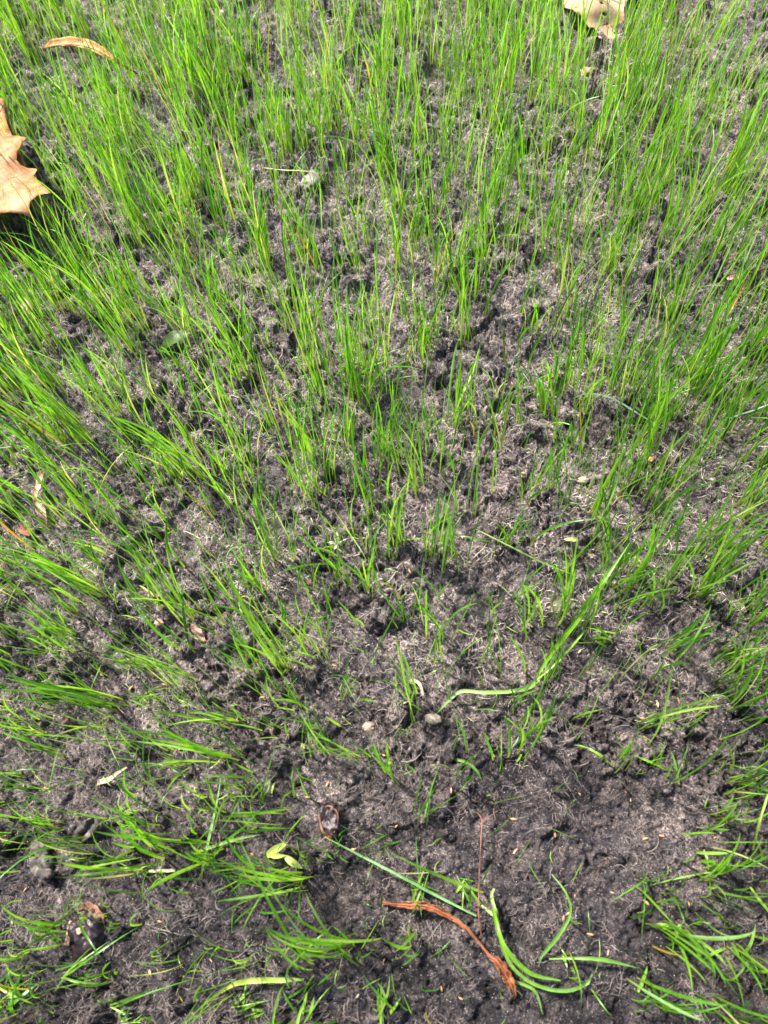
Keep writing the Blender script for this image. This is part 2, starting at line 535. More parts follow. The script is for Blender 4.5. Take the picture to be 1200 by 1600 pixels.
def sheet_object(name, outline, lift, mat, parent, origin, holes=(), step=7.0, thick=0.00035):
    """leaf sheet from an outline in photo pixels; lift(px,py) gives its height above the datum"""
    pts = []
    n = len(outline)
    for i in range(n):
        a = outline[i]; b = outline[(i + 1) % n]
        L = math.hypot(b[0] - a[0], b[1] - a[1])
        k = max(1, int(L / step))
        for q in range(k):
            t = q / k
            jx = random.uniform(-1, 1) * 0.5 if q else 0
            jy = random.uniform(-1, 1) * 0.5 if q else 0
            pts.append((a[0] + (b[0] - a[0]) * t + jx, a[1] + (b[1] - a[1]) * t + jy))
    m = len(pts)
    poly = list(pts)
    edges = [(i, (i + 1) % m) for i in range(m)]
    xs = [p[0] for p in poly]; ys = [p[1] for p in poly]
    for h in holes:
        s = len(pts)
        kk = 9
        for q in range(kk):
            a = 2 * pi * q / kk
            cx, cy, rx, ry = h[:4]
            al = h[4] if len(h) > 4 else 0
            x, y = rx * math.cos(a), ry * math.sin(a)
            pts.append((cx + x * math.cos(al) - y * math.sin(al), cy + x * math.sin(al) + y * math.cos(al)))
            edges.append((s + q, s + (q + 1) % kk))
    holes_poly = []
    s = m
    for h in holes:
        holes_poly.append(pts[s:s + 9]); s += 9
    y = min(ys)
    while y < max(ys):
        x = min(xs)
        while x < max(xs):
            p = (x + random.uniform(-.3, .3) * step, y + random.uniform(-.3, .3) * step)
            if inside(poly, *p) and not any(inside(hp, *p) for hp in holes_poly):
                pts.append(p)
            x += step
        y += step
    vo, eo, fo, *_ = delaunay_2d_cdt([Vector(p) for p in pts], edges, [], 0, 1e-5)
    F = []
    for f in fo:
        cx = sum(vo[i][0] for i in f) / len(f); cy = sum(vo[i][1] for i in f) / len(f)
        if inside(poly, cx, cy) and not any(inside(hp, cx, cy) for hp in holes_poly):
            F.append(tuple(f))
    V = [at(v[0], v[1], lift(v[0], v[1])) - origin for v in vo]
    me = mesh_np(name, np.array([tuple(v) for v in V]), np.array(F), mat)
    o = link(name, me, parent)
    sm = o.modifiers.new('thickness', 'SOLIDIFY')
    sm.thickness = thick
    return o


# ------------------------------------------------------------------ the ground
def axis(lo, hi, f):
    out = [lo]
    while out[-1] < hi:
        out.append(out[-1] + f(out[-1]))
    return out


def far_steps(start, sign, n=16, grow=1.75, first=0.006):
    out = []
    s = first; x = start
    for _ in range(n):
        x += s * sign
        out.append(x)
        s *= grow
    return out


xs = axis(-0.56, 0.56, lambda x: 0.00125)
xs = far_steps(xs[0], -1)[::-1] + xs + far_steps(xs[-1], 1)
ys = axis(-0.24, 1.02, lambda y: 0.00115 + 0.00115 * max(0.0, y))
ys = far_steps(ys[0], -1)[::-1] + ys + far_steps(ys[-1], 1)
X, Y = np.meshgrid(np.array(xs), np.array(ys))
fade = np.exp(-np.maximum(0, np.maximum(np.abs(X) - 0.9, np.abs(Y - 0.4) - 1.0)) * 3)
Z = height(X, Y) * fade
ny, nx_ = X.shape
idx = np.arange(nx_ * ny).reshape(ny, nx_)
F = np.stack([idx[:-1, :-1].ravel(), idx[:-1, 1:].ravel(), idx[1:, 1:].ravel(), idx[1:, :-1].ravel()], 1)
ground = link('ground', mesh_np('ground', np.stack([X.ravel(), Y.ravel(), Z.ravel()], 1), F, M['soil']), kind='structure')
ground['label'] = 'dark crumbly seedbed soil with felted fibres'


def region(n, lo=(-0.56, -0.24), hi=(0.56, 1.02), power=1.0):
    x = rng.uniform(lo[0], hi[0], n)
    y = lo[1] + (hi[1] - lo[1]) * rng.uniform(0, 1, n) ** power
    return x, y


# soil crumbs: small octahedral grains pressed into the surface
n = 34000
cx, cy = region(n, power=1.25)
keep = gnoise(cx * 28, cy * 28, 50) + rng.uniform(-0.6, 0.6, n) > -0.1
cx, cy = cx[keep], cy[keep]
n = len(cx)
r = 0.00035 + 0.0011 * rng.random(n) ** 3
cz = height(cx, cy) + r * 0.25
octa = np.array([(1, 0, 0), (0, 1, 0), (-1, 0, 0), (0, -1, 0), (0, 0, 1), (0, 0, -1)], float)
of = np.array([(0, 1, 4), (1, 2, 4), (2, 3, 4), (3, 0, 4), (1, 0, 5), (2, 1, 5), (3, 2, 5), (0, 3, 5)])
V = octa[None] * r[:, None, None] * rng.uniform(0.55, 1.4, (n, 6, 1))
ang = rng.uniform(0, 2 * pi, n)
ca, sa = np.cos(ang)[:, None], np.sin(ang)[:, None]
V = np.stack([V[..., 0] * ca - V[..., 1] * sa, V[..., 0] * sa + V[..., 1] * ca, V[..., 2] + 0.3 * V[..., 0]], -1)
V += np.stack([cx, cy, cz], 1)[:, None]
F = of[None] + (np.arange(n) * 6)[:, None, None]
o = link('soil_crumb', mesh_np('soil_crumb', V.reshape(-1, 3), F.reshape(-1, 3), M['crumb'], smooth=False), kind='stuff')
o['label'] = 'loose dark crumbs of soil lying over the seedbed'
o['category'] = 'soil'


# ------------------------------------------------------------------ many thin ribbons at once
def ribbons(base, length, az, th0, th1, width, nseg, a, b, spin, fold=0.25, curve_az=None, clear=0.0012, wprof=None, follow=False, lift=None, flat=False):
    """N ribbons; theta measured from the vertical, going th0 -> th1 along the ribbon; returns verts, faces, attr"""
    Nn = len(length)
    s = np.linspace(0, 1, nseg + 1)
    th = th0[:, None] + (th1 - th0)[:, None] * s[None] ** 1.4
    azs = az[:, None] + (0 if curve_az is None else curve_az[:, None] * s[None] ** 1.2)
    dl = (length / nseg)[:, None]
    dirx = np.sin(th) * np.cos(azs); diry = np.sin(th) * np.sin(azs); dirz = np.cos(th)
    P = np.zeros((Nn, nseg + 1, 3))
    for k, dd in enumerate((dirx, diry, dirz)):
        P[:, 1:, k] = np.cumsum(0.5 * (dd[:, 1:] + dd[:, :-1]) * dl, axis=1)
    P += base[:, None]
    g = height(P[..., 0], P[..., 1])
    if follow:
        P[..., 2] = g + lift[:, None] * np.sin(pi * (0.1 + 0.8 * s))[None]
    else:
        low = g + clear
        P[:, 1:, 2] = np.maximum(P[:, 1:, 2], low[:, 1:])
    tan = np.gradient(P, axis=1)
    tan /= np.linalg.norm(tan, axis=2)[..., None] + 1e-9
    side0 = np.stack([np.cos(spin), np.sin(spin), np.zeros(Nn)], 1)[:, None]
    side = side0 - tan * np.sum(tan * side0, axis=2)[..., None]
    side /= np.linalg.norm(side, axis=2)[..., None] + 1e-9
    if flat:
        side = np.stack([tan[..., 1], -tan[..., 0], np.zeros(tan.shape[:2])], 2)
        side /= np.linalg.norm(side, axis=2)[..., None] + 1e-9
    nor = np.cross(side, tan)
    if wprof is None:
        wp = np.interp(s, [0, 0.12, 0.55, 0.85, 1.0], [0.62, 0.85, 1.0, 0.62, 0.06])
    else:
        wp = np.interp(s, np.linspace(0, 1, len(wprof)), wprof)
    w = (width[:, None] * wp[None] * 0.5)[..., None]
    L_ = P - side * w
    R_ = P + side * w
    if fold is None:
        V = np.stack([L_, R_], 2)
        K = 2
    else:
        V = np.stack([L_, P - nor * w * fold * 2, R_], 2)
        K = 3
    A = np.zeros(V.shape)
    A[..., 0] = s[None, :, None]
    A[..., 1] = a[:, None, None]
    A[..., 2] = b[:, None, None]
    per = (nseg + 1) * K
    f = []
    for i in range(nseg):
        for j in range(K - 1):
            q = i * K + j
            f.append((q, q + 1, q + K + 1, q + K))
    F = np.array(f)[None] + (np.arange(Nn) * per)[:, None, None]
    return V.reshape(-1, 3), F.reshape(-1, 4), A.reshape(-1, 3)


# felted root fibres lying over the soil
n = 420000
fx, fy = region(n, power=1.3)
qx, qy = to_px(fx, fy, np.zeros(n))
keep = (gnoise(fx * 20, fy * 20, 60) * 1.0 + gnoise(fx * 75, fy * 75, 61) * 1.1 + rng.uniform(-0.4, 0.4, n) > 0.14 + 0.40 * sstep(1000, 1350, qy) * sstep(200, 700, qx)) & (qx > -160) & (qx < 1360) & (qy > -80) & (qy < 1690)
fx, fy = fx[keep], fy[keep]
n = len(fx)
flen = rng.uniform(0.003, 0.009, n) * np.where(rng.random(n) < 0.12, 2.6, 1.0)
flow = gnoise(fx * 9, fy * 9, 62) * 5 + gnoise(fx * 60, fy * 60, 63) * 3
V, F, A = ribbons(np.stack([fx, fy, height(fx, fy)], 1), flen, flow + rng.normal(0, 0.7, n),
                  np.full(n, pi / 2), np.full(n, pi / 2), rng.uniform(0.00014, 0.00040, n), 4,
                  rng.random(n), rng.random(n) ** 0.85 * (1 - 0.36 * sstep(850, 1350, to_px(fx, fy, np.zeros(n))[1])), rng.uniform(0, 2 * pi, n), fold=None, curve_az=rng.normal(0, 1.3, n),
                  wprof=(0.8, 1, 1, 1, 0.5), follow=True, flat=True, lift=0.0003 + 0.0022 * rng.random(n) ** 2)
print('fibres', n)
# widen sideways: spin is replaced by the horizontal normal for lying fibres
o = link('root_fibre', mesh_np('root_fibre', V, F, M['fibre'], A), kind='stuff')
o['label'] = 'felt of fine grey brown fibres matted over the soil'
o['category'] = 'root fibres'

# ------------------------------------------------------------------ grass carpet
DENS = np.array([
    [.90, .90, .80, .75, .95, .85, .90, .60],
    [.90, .95, .90, .80, .80, .90, 1.0, .80],
    [.95, 1.0, 1.0, .80, .80, .85, 1.0, .90],
    [.90, .85, .70, .70, .75, .60, .85, 1.0],
    [.98, .92, .88, .95, .85, .60, .95, 1.0],
    [1.0, .90, .85, .82, .75, .58, .88, 1.0],
    [.88, .76, .66, .62, .60, .54, .78, .86],
    [.80, .70, .60, .48, .46, .42, .60, .68],
    [.70, .62, .56, .34, .26, .22, .34, .42],
    [.58, .54, .54, .26, .10, .03, .08, .32],
    [.36, .32, .50, .30, .10, .00, .10, .56],
    [.42, .32, .50, .30, .12, .04, .24, .66]])


def density(x, y):
    px, py = to_px(x, y, np.zeros_like(x))
    u = np.clip(px / 150.0 - 0.5, 0, 6.999); v = np.clip(py / 133.3 - 0.5, 0, 10.999)
    iu = u.astype(int); iv = v.astype(int)
    fu = u - iu; fv = v - iv
    return (DENS[iv, iu] * (1 - fu) * (1 - fv) + DENS[iv, iu + 1] * fu * (1 - fv) + DENS[iv + 1, iu] * (1 - fu) * fv + DENS[iv + 1, iu + 1] * fu * fv)


def carpet():
    nt_ = 19500
    tx, ty = region(nt_, lo=(-0.72, -0.30), hi=(0.72, 1.15))
    dn = density(tx, ty)
    dn = dn * (1 - 0.17 * sstep(0.05, 0.30, ty))
    clump = sstep(-0.45, 0.45, gnoise(tx * 26, ty * 26, 70) + 0.5 * gnoise(tx * 70, ty * 70, 71))
    px_, py_ = to_px(tx, ty, np.zeros(nt_))
    for (gx, gy, gr, ga) in ((120, 130, 60, 0.75), (40, 360, 60, 0.5), (270, 580, 40, 0.5), (1150, 90, 90, 0.35), (770, 590, 60, 0.75), (935, 80, 38, 0.65), (60, 900, 220, 0.15), (480, 310, 40, 0.4)):
        dn = dn * (1 - ga * np.exp(-((px_ - gx) ** 2 + (py_ - gy) ** 2) / gr ** 2))
    keep = rng.random(nt_) < dn * (0.35 + 0.95 * clump)
    tx, ty, dn = tx[keep], ty[keep], dn[keep]
    nb = 1 + rng.poisson(0.5 + 1.5 * dn ** 1.5, len(tx))
    big = rng.random(len(tx)) < 0.07
    nb = nb + big * rng.integers(2, 7, len(tx))
    rep = np.repeat(np.arange(len(tx)), nb)
    m = len(rep)
    bx = tx[rep] + rng.normal(0, 0.0036, m)
    by = ty[rep] + rng.normal(0, 0.0036, m)
    dd = dn[rep]
    L = (0.048 + 0.050 * np.clip(dd, 0, 1)) * rng.uniform(0.35, 1.25, m) * np.where(dd < 0.6, 1.0, 1.0)
    taz = rng.uniform(0, 2 * pi, len(tx))
    az = taz[rep] + rng.normal(0, 0.9, m)
    # most blades reach away from the camera towards the light
    vx = np.cos(az) * 0.75 + 0.0; vy = np.sin(az) * 0.75 + 0.45
    az = np.arctan2(vy, vx)
    th0 = np.abs(rng.normal(0.04, 0.07, m))
    bend = np.abs(rng.normal(0.14, 0.17, m)) + (1 - dd) * rng.uniform(0, 0.9, m)
    flop = rng.random(m) < 0.05
    bend = np.where(flop, rng.uniform(1.0, 2.0, m), bend)
    w = rng.uniform(0.0006, 0.0018, m) * (0.75 + 0.5 * rng.random(len(tx))[rep])
    base = np.stack([bx, by, height(bx, by) - 0.001], 1)
    a = np.clip(0.5 * rng.random(len(tx))[rep] + 0.55 * rng.random(m) ** 1.3 + 0.26 * sstep(0.35, 0.95, by + 0.4 * bx) - 0.09, 0, 1)  # blades yellower and paler far off and right: brighter light put into their colour
    V, F, A = ribbons(base, L, az, th0, th0 + bend, w, 8, a, rng.random(m), rng.uniform(0, 2 * pi, m), fold=0.22,
                      curve_az=rng.normal(0, 0.5, m))
    o = link('grass', mesh_np('grass', V, F, M['grass'], A), kind='stuff')
    o['label'] = 'young lawn grass growing thickly towards the top of the photo and thinly below'
    o['category'] = 'grass'
    print('carpet blades', m)
    # tiny curled sprouts just breaking the surface
    k = 1500
    sx, sy = region(k)
    px, py = to_px(sx, sy, np.zeros(k))
    keep = rng.random(k) < np.clip((py - 350) / 700, 0.1, 0.8)
    sx, sy = sx[keep], sy[keep]; k = len(sx)
    V, F, A = ribbons(np.stack([sx, sy, height(sx, sy) - 0.0005], 1), rng.uniform(0.006, 0.030, k), rng.uniform(0, 2 * pi, k),
                      rng.uniform(0, 0.9, k), rng.uniform(0.9, 2.4, k), rng.uniform(0.0006, 0.0011, k), 6,
                      rng.random(k), rng.random(k), rng.uniform(0, 2 * pi, k), fold=0.2, curve_az=rng.normal(0, 1.2, k))
    o = link('grass_sprout', mesh_np('grass_sprout', V, F, M['grass'], A), kind='stuff')
    o['label'] = 'tiny curled grass sprouts scattered over the bare soil'
    o['category'] = 'grass sprouts'


carpet()


# ------------------------------------------------------------------ single tufts
def auto_height(bx, by, tx, ty, zb, lo=0.004, hi=0.125):
    """height at which the tip stands straight above the base"""
    B = at(bx, by, zb)
    v = ray(tx, ty)
    k = (B.x * v[0] + B.y * v[1]) / (v[0] ** 2 + v[1] ** 2)
    return min(max(CAM_H + v[2] * k, lo), hi)


def ground_at(px, py):
    p = at(px, py, 0)
    z = H(p.x, p.y)
    p = at(px, py, z)
    return at(px, py, H(p.x, p.y))


def make_blade(parent, B, T_, width, mat, a=None, b=None, bow=None):
    bow = random.uniform(0.35, 0.75) if bow is None else bow
    Lh = (Vector((T_.x, T_.y, 0)) - Vector((B.x, B.y, 0))).length
    C1 = Vector((B.x + (T_.x - B.x) * 0.15 + random.gauss(0, 0.03) * Lh, B.y + (T_.y - B.y) * 0.15 + random.gauss(0, 0.03) * Lh, B.z + max((T_.z - B.z) * 0.45, 0.003 + bow * 0.16 * Lh)))
    C2 = Vector((B.x + (T_.x - B.x) * 0.6 + random.gauss(0, 0.06) * Lh, B.y + (T_.y - B.y) * 0.6 + random.gauss(0, 0.06) * Lh, B.z + max((T_.z - B.z) * 0.9, 0.002 + bow * 0.34 * Lh)))
    pts = []
    for i in range(13):
        t = i / 12
        p = B * (1 - t) ** 3 + C1 * 3 * t * (1 - t) ** 2 + C2 * 3 * t * t * (1 - t) + T_ * t ** 3
        pts.append([p.x, p.y, p.z])
    pts = np.array(pts)
    g = height(pts[:, 0], pts[:, 1])
    pts[1:, 2] = np.maximum(pts[1:, 2], g[1:] + 0.0012)
    pts -= np.array(B)
    az = random.uniform(0, 2 * pi)
    flat = np.linalg.norm(pts[-1, :2]) > pts[-1, 2]
    nrm = (0.3 * math.cos(az), 0.3 * math.sin(az), 1) if flat else (math.cos(az), math.sin(az), 0.35)
    me = strip_mesh('blade', pts, [width * q for q in (0.6, 0.85, 0.97, 1.0, 0.9, 0.66, 0.05)], mat, curl=0.55, nx=2, normal=nrm,
                    twist=random.uniform(-0.7, 0.7), rnd=(random.uniform(0.15, 0.95) if a is None else a, random.uniform(0.03, 0.94) if b is None else b))
    return link('blade', me, parent)


def tuft(bx, by, tips, label, width=1.0, mat='grass', group='grass tufts standing apart in the seedbed', cat='grass tuft', name='grass_tuft', hs=0.93, spread=5.0):
    B0 = ground_at(bx, by)
    B0.z -= 0.0008
    root = thing(name, B0, label, cat, group)
    for (tx, ty) in tips:
        ox, oy = random.gauss(0, 0.0050), random.gauss(0, 0.0050)
        B = Vector((B0.x + ox, B0.y + oy, H(B0.x + ox, B0.y + oy) - 0.0008))
        tx += random.uniform(-9, 9); ty += random.uniform(-9, 9)
        zt = auto_height(bx, by, tx, ty, B.z) * hs
        gt = ground_at(tx, ty).z
        zt = max(zt, gt + 0.0015)
        T_ = at(tx, ty, zt)
        ob = make_blade(root, B, T_, random.uniform(0.0008, 0.0020) * width, M[mat])
        ob.location = B - B0
    return root


def fan(bx, by, n, dx, dy, sx=18, sy=14, extra=()):
    """tip pixels around base + (dx, dy)"""
    out = []
    n = int(round(n * 1.7)) if n > 1 else 1
    for i in range(n):
        k = random.uniform(0.35, 1.3)
        out.append((bx + dx * k + random.uniform(-sx, sx), by + dy * k + random.uniform(-sy, sy)))
    return out + list(extra)


TUFTS = [
    # base x, base y, blades, tip offset, extra tips, width, label
    (140, 686, 9, (-95, -95), [(0, 560), (12, 548), (30, 600)], 1.15, 'thick bright tuft bowing to the upper left, left of the lone upright blade'),
    (86, 540, 7, (-60, -100), [(10, 430)], 1.1, 'dense grass tuft below the orange maple leaf at the left edge'),
    (212, 552, 7, (-75, -120), [(130, 440)], 1.1, 'bright tuft just left of the dark green broad leaf'),
    (392, 598, 7, (-80, -120), [(330, 470), (300, 500)], 1.1, 'leaning tuft with wide blades left of the tallest central tufts'),
    (487, 580, 8, (-18, -170), [(470, 400), (440, 430)], 1.1, 'tall upright tuft, left one of the two tallest central tufts'),
    (552, 620, 8, (-10, -200), [(560, 405), (520, 440)], 1.15, 'tall upright tuft, right one of the two tallest central tufts'),
    (320, 748, 6, (-120, -80), [(175, 650), (250, 610)], 1.0, 'long thin tuft fanning left above the sparse lower soil'),
    (382, 712, 5, (-55, -95), [], 0.95, 'small tuft between the long left fan and the twin V sprouts'),
    (490, 762, 6, (-25, -120), [(475, 620)], 1.0, 'upright tuft with a brown base above the white petals'),
    (372, 790, 5, (-65, -60), [(330, 700)], 1.0, 'short tuft with crossing blades left of the white petals'),
    (432, 868, 7, (-20, -90), [(370, 850), (440, 760)], 1.05, 'tuft with one pale blade bent flat to the left, left of the white petals'),
    (236, 696, 1, (-4, -118), [], 0.9, 'lone upright thin blade in the bare soil left of centre'),
    (152, 934, 7, (-105, -60), [(0, 838), (0, 862), (20, 880)], 1.15, 'dense tuft lying over to the left edge below the pinkish dead leaf'),
    (306, 968, 9, (-65, -100), [(195, 865), (212, 800), (180, 930)], 1.2, 'largest bright tuft of the left half, leaning up left above the red fragment'),
    (452, 1050, 7, (-70, -100), [(345, 885), (380, 898), (372, 1010)], 1.15, 'tuft with wide dark green blades leaning up left in the lower centre'),
    (300, 1062, 6, (-85, -40), [(220, 1028), (100, 985)], 1.1, 'spreading tuft below the largest bright tuft of the left half'),
    (176, 1102, 8, (-110, -35), [(0, 1038), (0, 1056), (0, 1080)], 1.15, 'dense tuft lying flat towards the left edge beside a crater in the soil'),
    (108, 1172, 5, (-75, -30), [(0, 1135)], 1.0, 'tuft lying towards the left edge, lowest of the dense ones'),
    (368, 1130, 4, (-95, -25), [(265, 1135)], 1.15, 'arched blades lying left over a dark crevice'),
    (355, 1185, 6, (-95, -40), [(200, 1160), (240, 1195)], 1.1, 'low tuft with blades spread left above the star shaped tuft'),
    (540, 906, 5, (-35, -45), [(450, 828), (440, 905)], 1.0, 'thin tuft with a long sideways blade just below the white petals'),
    (578, 926, 5, (6, -78), [(570, 880), (592, 855)], 1.05, 'narrow upright tuft right and below the white petals'),
    (522, 1010, 2, (-6, -85), [], 1.0, 'pair of upright blades in the centre of the bare band'),
    (510, 1036, 2, (-32, -55), [], 1.0, 'pair of short leaning blades above the lower centre bare soil'),
    (548, 1100, 3, (0, -60), [(540, 1060)], 0.9, 'three very thin pale blades in the lower centre'),
    (516, 1178, 3, (-38, -72), [(418, 1136)], 1.0, 'blades with one arching flat to the left above the dark empty nut shell'),
    (622, 850, 9, (5, -80), [(560, 770), (660, 838), (590, 790)], 1.05, 'busy many bladed tuft right of the white petals'),
    (702, 890, 5, (-5, -95), [(690, 790)], 1.05, 'upright tuft in the middle with a brown foot'),
    (668, 700, 4, (10, -110), [], 0.9, 'thin tall tuft between the tall centre tufts and the bare dark patch'),
    (716, 660, 6, (18, -105), [(745, 530), (760, 610)], 1.2, 'tuft with one broad blade leaning right beside the bare dark patch'),
    (726, 536, 7, (-5, -140), [], 1.05, 'tall upright tuft above the bare dark patch'),
    (792, 684, 1, (-18, -175), [], 1.1, 'single tall blade rising from the right side of the bare dark patch'),
    (848, 642, 8, (2, -70), [(852, 500), (870, 590)], 1.3, 'short thick vivid green tuft right of the single tall blade'),
    (882, 616, 6, (18, -130), [(905, 480)], 1.05, 'tuft just left of the pale arched blade'),
    (1008, 702, 8, (45, -120), [(1075, 560), (1020, 540)], 1.15, 'tuft crossed by the pale arched blade'),
    (1086, 608, 8, (50, -130), [(1150, 470), (1120, 480)], 1.2, 'thick tuft around the orange blade near the right edge'),
    (936, 816, 8, (14, -80), [(930, 745), (985, 700)], 1.3, 'short thick tuft above the tiny round seed leaves'),
    (850, 760, 4, (20, -70), [(895, 650)], 1.0, 'small tuft with one blade lying right, above the round seed leaves'),
    (992, 908, 6, (45, -70), [(1050, 780)], 1.2, 'wide bladed tuft right of the long broad bright blade'),
    (1090, 932, 6, (70, -90), [(1150, 790), (1180, 870)], 1.1, 'tuft leaning right with crossing blades near the right edge'),
    (1172, 956, 5, (35, -90), [], 1.1, 'tuft at the right edge halfway down'),
    (830, 982, 5, (-6, -55), [(820, 912), (845, 900)], 1.2, 'short stiff vivid tuft left of the long broad bright blade'),
    (872, 968, 7, (10, -95), [(905, 830), (880, 850)], 1.2, 'tuft with a broad dark blade behind the long bright blade'),
    (905, 985, 6, (40, -70), [(945, 900), (960, 880)], 1.0, 'fine bladed tuft crossing behind the long broad bright blade'),
    (842, 1068, 5, (25, -70), [(880, 990), (800, 1000)], 1.0, 'thin tuft at the foot of the long broad bright blade'),
    (768, 1044, 4, (-8, -110), [(735, 912)], 1.0, 'thin upright tuft above the bent bluish blade'),
    (686, 992, 5, (-30, -60), [(650, 920), (745, 945)], 1.0, 'spreading tuft in the centre of the lower half'),
    (636, 1092, 4, (-18, -75), [(600, 1010)], 1.0, 'thin tuft left of the pale speckled husk'),
    (646, 1114, 3, (-4, -50), [], 1.0, 'short upright blades directly left of the pale speckled husk'),
    (948, 1006, 6, (-20, -22), [(905, 1005), (1010, 900), (1020, 960)], 1.25, 'tuft with one flat blade pointing left at the rim of the dark hollow'),
    (1042, 1022, 6, (75, -60), [(1120, 945), (1135, 980)], 1.25, 'tuft with broad arching blades leaning to the right edge'),
    (820, 1146, 6, (30, -50), [(790, 1110), (895, 1068), (850, 1060)], 1.05, 'tuft rooted in a small dark hole below the bent bluish blade'),
    (1012, 1142, 4, (95, -40), [(1120, 1098), (1055, 1040)], 1.15, 'long blades swept right over the dark soil'),
    (1132, 1102, 6, (50, -75), [(1160, 1000), (1200, 1105)], 1.05, 'tuft near the right edge above the bare lower corner'),
    (716, 1172, 2, (2, -52), [(700, 1114)], 0.95, 'hooked little blades right of the pale speckled husk'),
    (784, 1196, 2, (-6, -70), [(775, 1128)], 1.0, 'pair of dark blades rising above the bare hollow'),
    (814, 1182, 3, (18, -70), [(862, 1112), (800, 1200)], 1.05, 'V shaped pair of blades in the lower right centre'),
    (956, 1194, 4, (30, -55), [(895, 1165), (995, 1110)], 1.1, 'small fan of blades at the top of the bare lower right soil'),
    (1058, 1212, 3, (-8, -38), [(985, 1180), (1145, 1140)], 1.0, 'kinked blades lying flat in the lower right'),
    (612, 1206, 5, (-20, -50), [(560, 1130), (640, 1195)], 1.05, 'low tuft above the long fallen stem'),
    (560, 1186, 4, (-60, -30), [(455, 1180)], 1.1, 'flat tuft with one long sideways blade above the nut shell'),
    (272, 1324, 4, (-60, -35), [(148, 1272), (150, 1300), (232, 1262)], 1.25, 'wide blades lying left beside a deep crevice'),
    (326, 1346, 6, (-20, -20), [(226, 1388), (205, 1284), (412, 1308), (340, 1214), (402, 1282), (340, 1290)], 1.25, 'star shaped tuft with blades spread every way in the lower left'),
    (452, 1284, 3, (-100, 4), [(330, 1292)], 1.2, 'long blades lying flat to the left of the nut shell'),
    (468, 1246, 2, (-12, -50), [], 1.3, 'short thick bright blade above and left of the nut shell'),
    (215, 1346, 4, (-80, 12), [(80, 1372), (30, 1262)], 1.15, 'thin blades lying left beside the grey curled leaf piece'),
    (100, 1448, 5, (-70, -12), [(0, 1408), (0, 1432)], 1.25, 'bright blades lying towards the left edge above the brown lump'),
    (106, 1534, 3, (60, -50), [(215, 1446), (0, 1528)], 1.2, 'blades rising right from below the brown lump'),
    (470, 1375, 5, (-95, -15), [(355, 1368), (335, 1405), (340, 1432)], 1.2, 'blades lying left below the yellow green two leaf seedling'),
    (552, 1480, 6, (-110, -30), [(358, 1445), (415, 1400), (380, 1478), (480, 1385)], 1.2, 'tangle of long dark blades at the bottom centre left'),
    (500, 1498, 4, (-90, -50), [(400, 1350), (366, 1316)], 1.2, 'long straight blades rising steeply to the upper left at the bottom'),
    (20, 1568, 6, (-10, -30), [(70, 1530), (0, 1500), (60, 1575)], 1.4, 'blurred clump in the bottom left corner'),
    (180, 1580, 4, (20, 10), [(250, 1545), (300, 1520), (225, 1592)], 1.2, 'blurred blades at the bottom edge left of the broad pale blade'),
    (665, 1282, 3, (4, -75), [(722, 1240), (690, 1255)], 0.95, 'thin blades standing near the top of the red stalk'),
    (732, 1392, 4, (-20, -20), [(770, 1344), (612, 1332), (690, 1370)], 1.0, 'thin cross shaped tuft left of the red stalk'),
    (650, 1412, 3, (4, -80), [(668, 1350)], 0.9, 'thin upright blades above the rust coloured leaf'),
    (648, 1470, 3, (-30, 20), [(605, 1460), (622, 1500)], 1.1, 'curled blades below the rust coloured leaf'),
    (1030, 1442, 6, (20, 10), [(1012, 1380), (1060, 1385), (1085, 1462), (1040, 1500)], 1.1, 'yellowish tuft left of the big lower right clump'),
    (1104, 1362, 8, (30, -15), [(1010, 1378), (1200, 1330), (1200, 1350), (1150, 1300), (1160, 1400)], 1.15, 'thick tangled clump at the right edge of the bare soil'),
    (1112, 1272, 6, (55, -10), [(1200, 1262), (1180, 1240), (1170, 1290)], 1.15, 'bright clump by the right edge below the bare hollow'),
    (1052, 1452, 7, (60, 60), [(1180, 1450), (1110, 1540), (1160, 1570), (1080, 1555)], 1.35, 'big clump of broad arching blades in the lower right corner'),
    (1150, 1486, 7, (35, 50), [(1200, 1525), (1090, 1500), (1165, 1600), (1175, 1450)], 1.3, 'clump of blades reaching down into the lower right corner'),
    (990, 1540, 5, (80, 30), [(1110, 1600), (1140, 1565), (1018, 1515)], 1.35, 'broad blade clump along the bottom edge, right part'),
    (886, 1520, 3, (5, -20), [(900, 1575), (912, 1540)], 1.1, 'small blurred sprig right of the looping green blades'),
    (380, 1585, 4, (30, -30), [(420, 1560), (350, 1600)], 1.1, 'small blurred sprig under the broad pale blade'),
    (478, 1590, 4, (10, -40), [(520, 1540), (440, 1540)], 1.1, 'blurred upright sprig at the bottom edge left of centre'),
    (598, 1585, 4, (0, -40), [(560, 1520), (620, 1560)], 1.1, 'blurred sprig at the bottom edge left of the rust leaf tip'),
    (412, 1236, 3, (15, -60), [(395, 1180)], 0.95, 'three thin upright blades above the long flat blades'),
]
for (bx, by, nn_, (dx, dy), extra, wd, label) in TUFTS:
    if bx < 480 and by > 640:
        dx *= 1.2; dy *= 1.1
    sp = 22 if abs(dx) + abs(dy) > 60 else 10
    tuft(bx, by, fan(bx, by, nn_, dx, dy, sp, sp * 0.8, extra), label, wd)


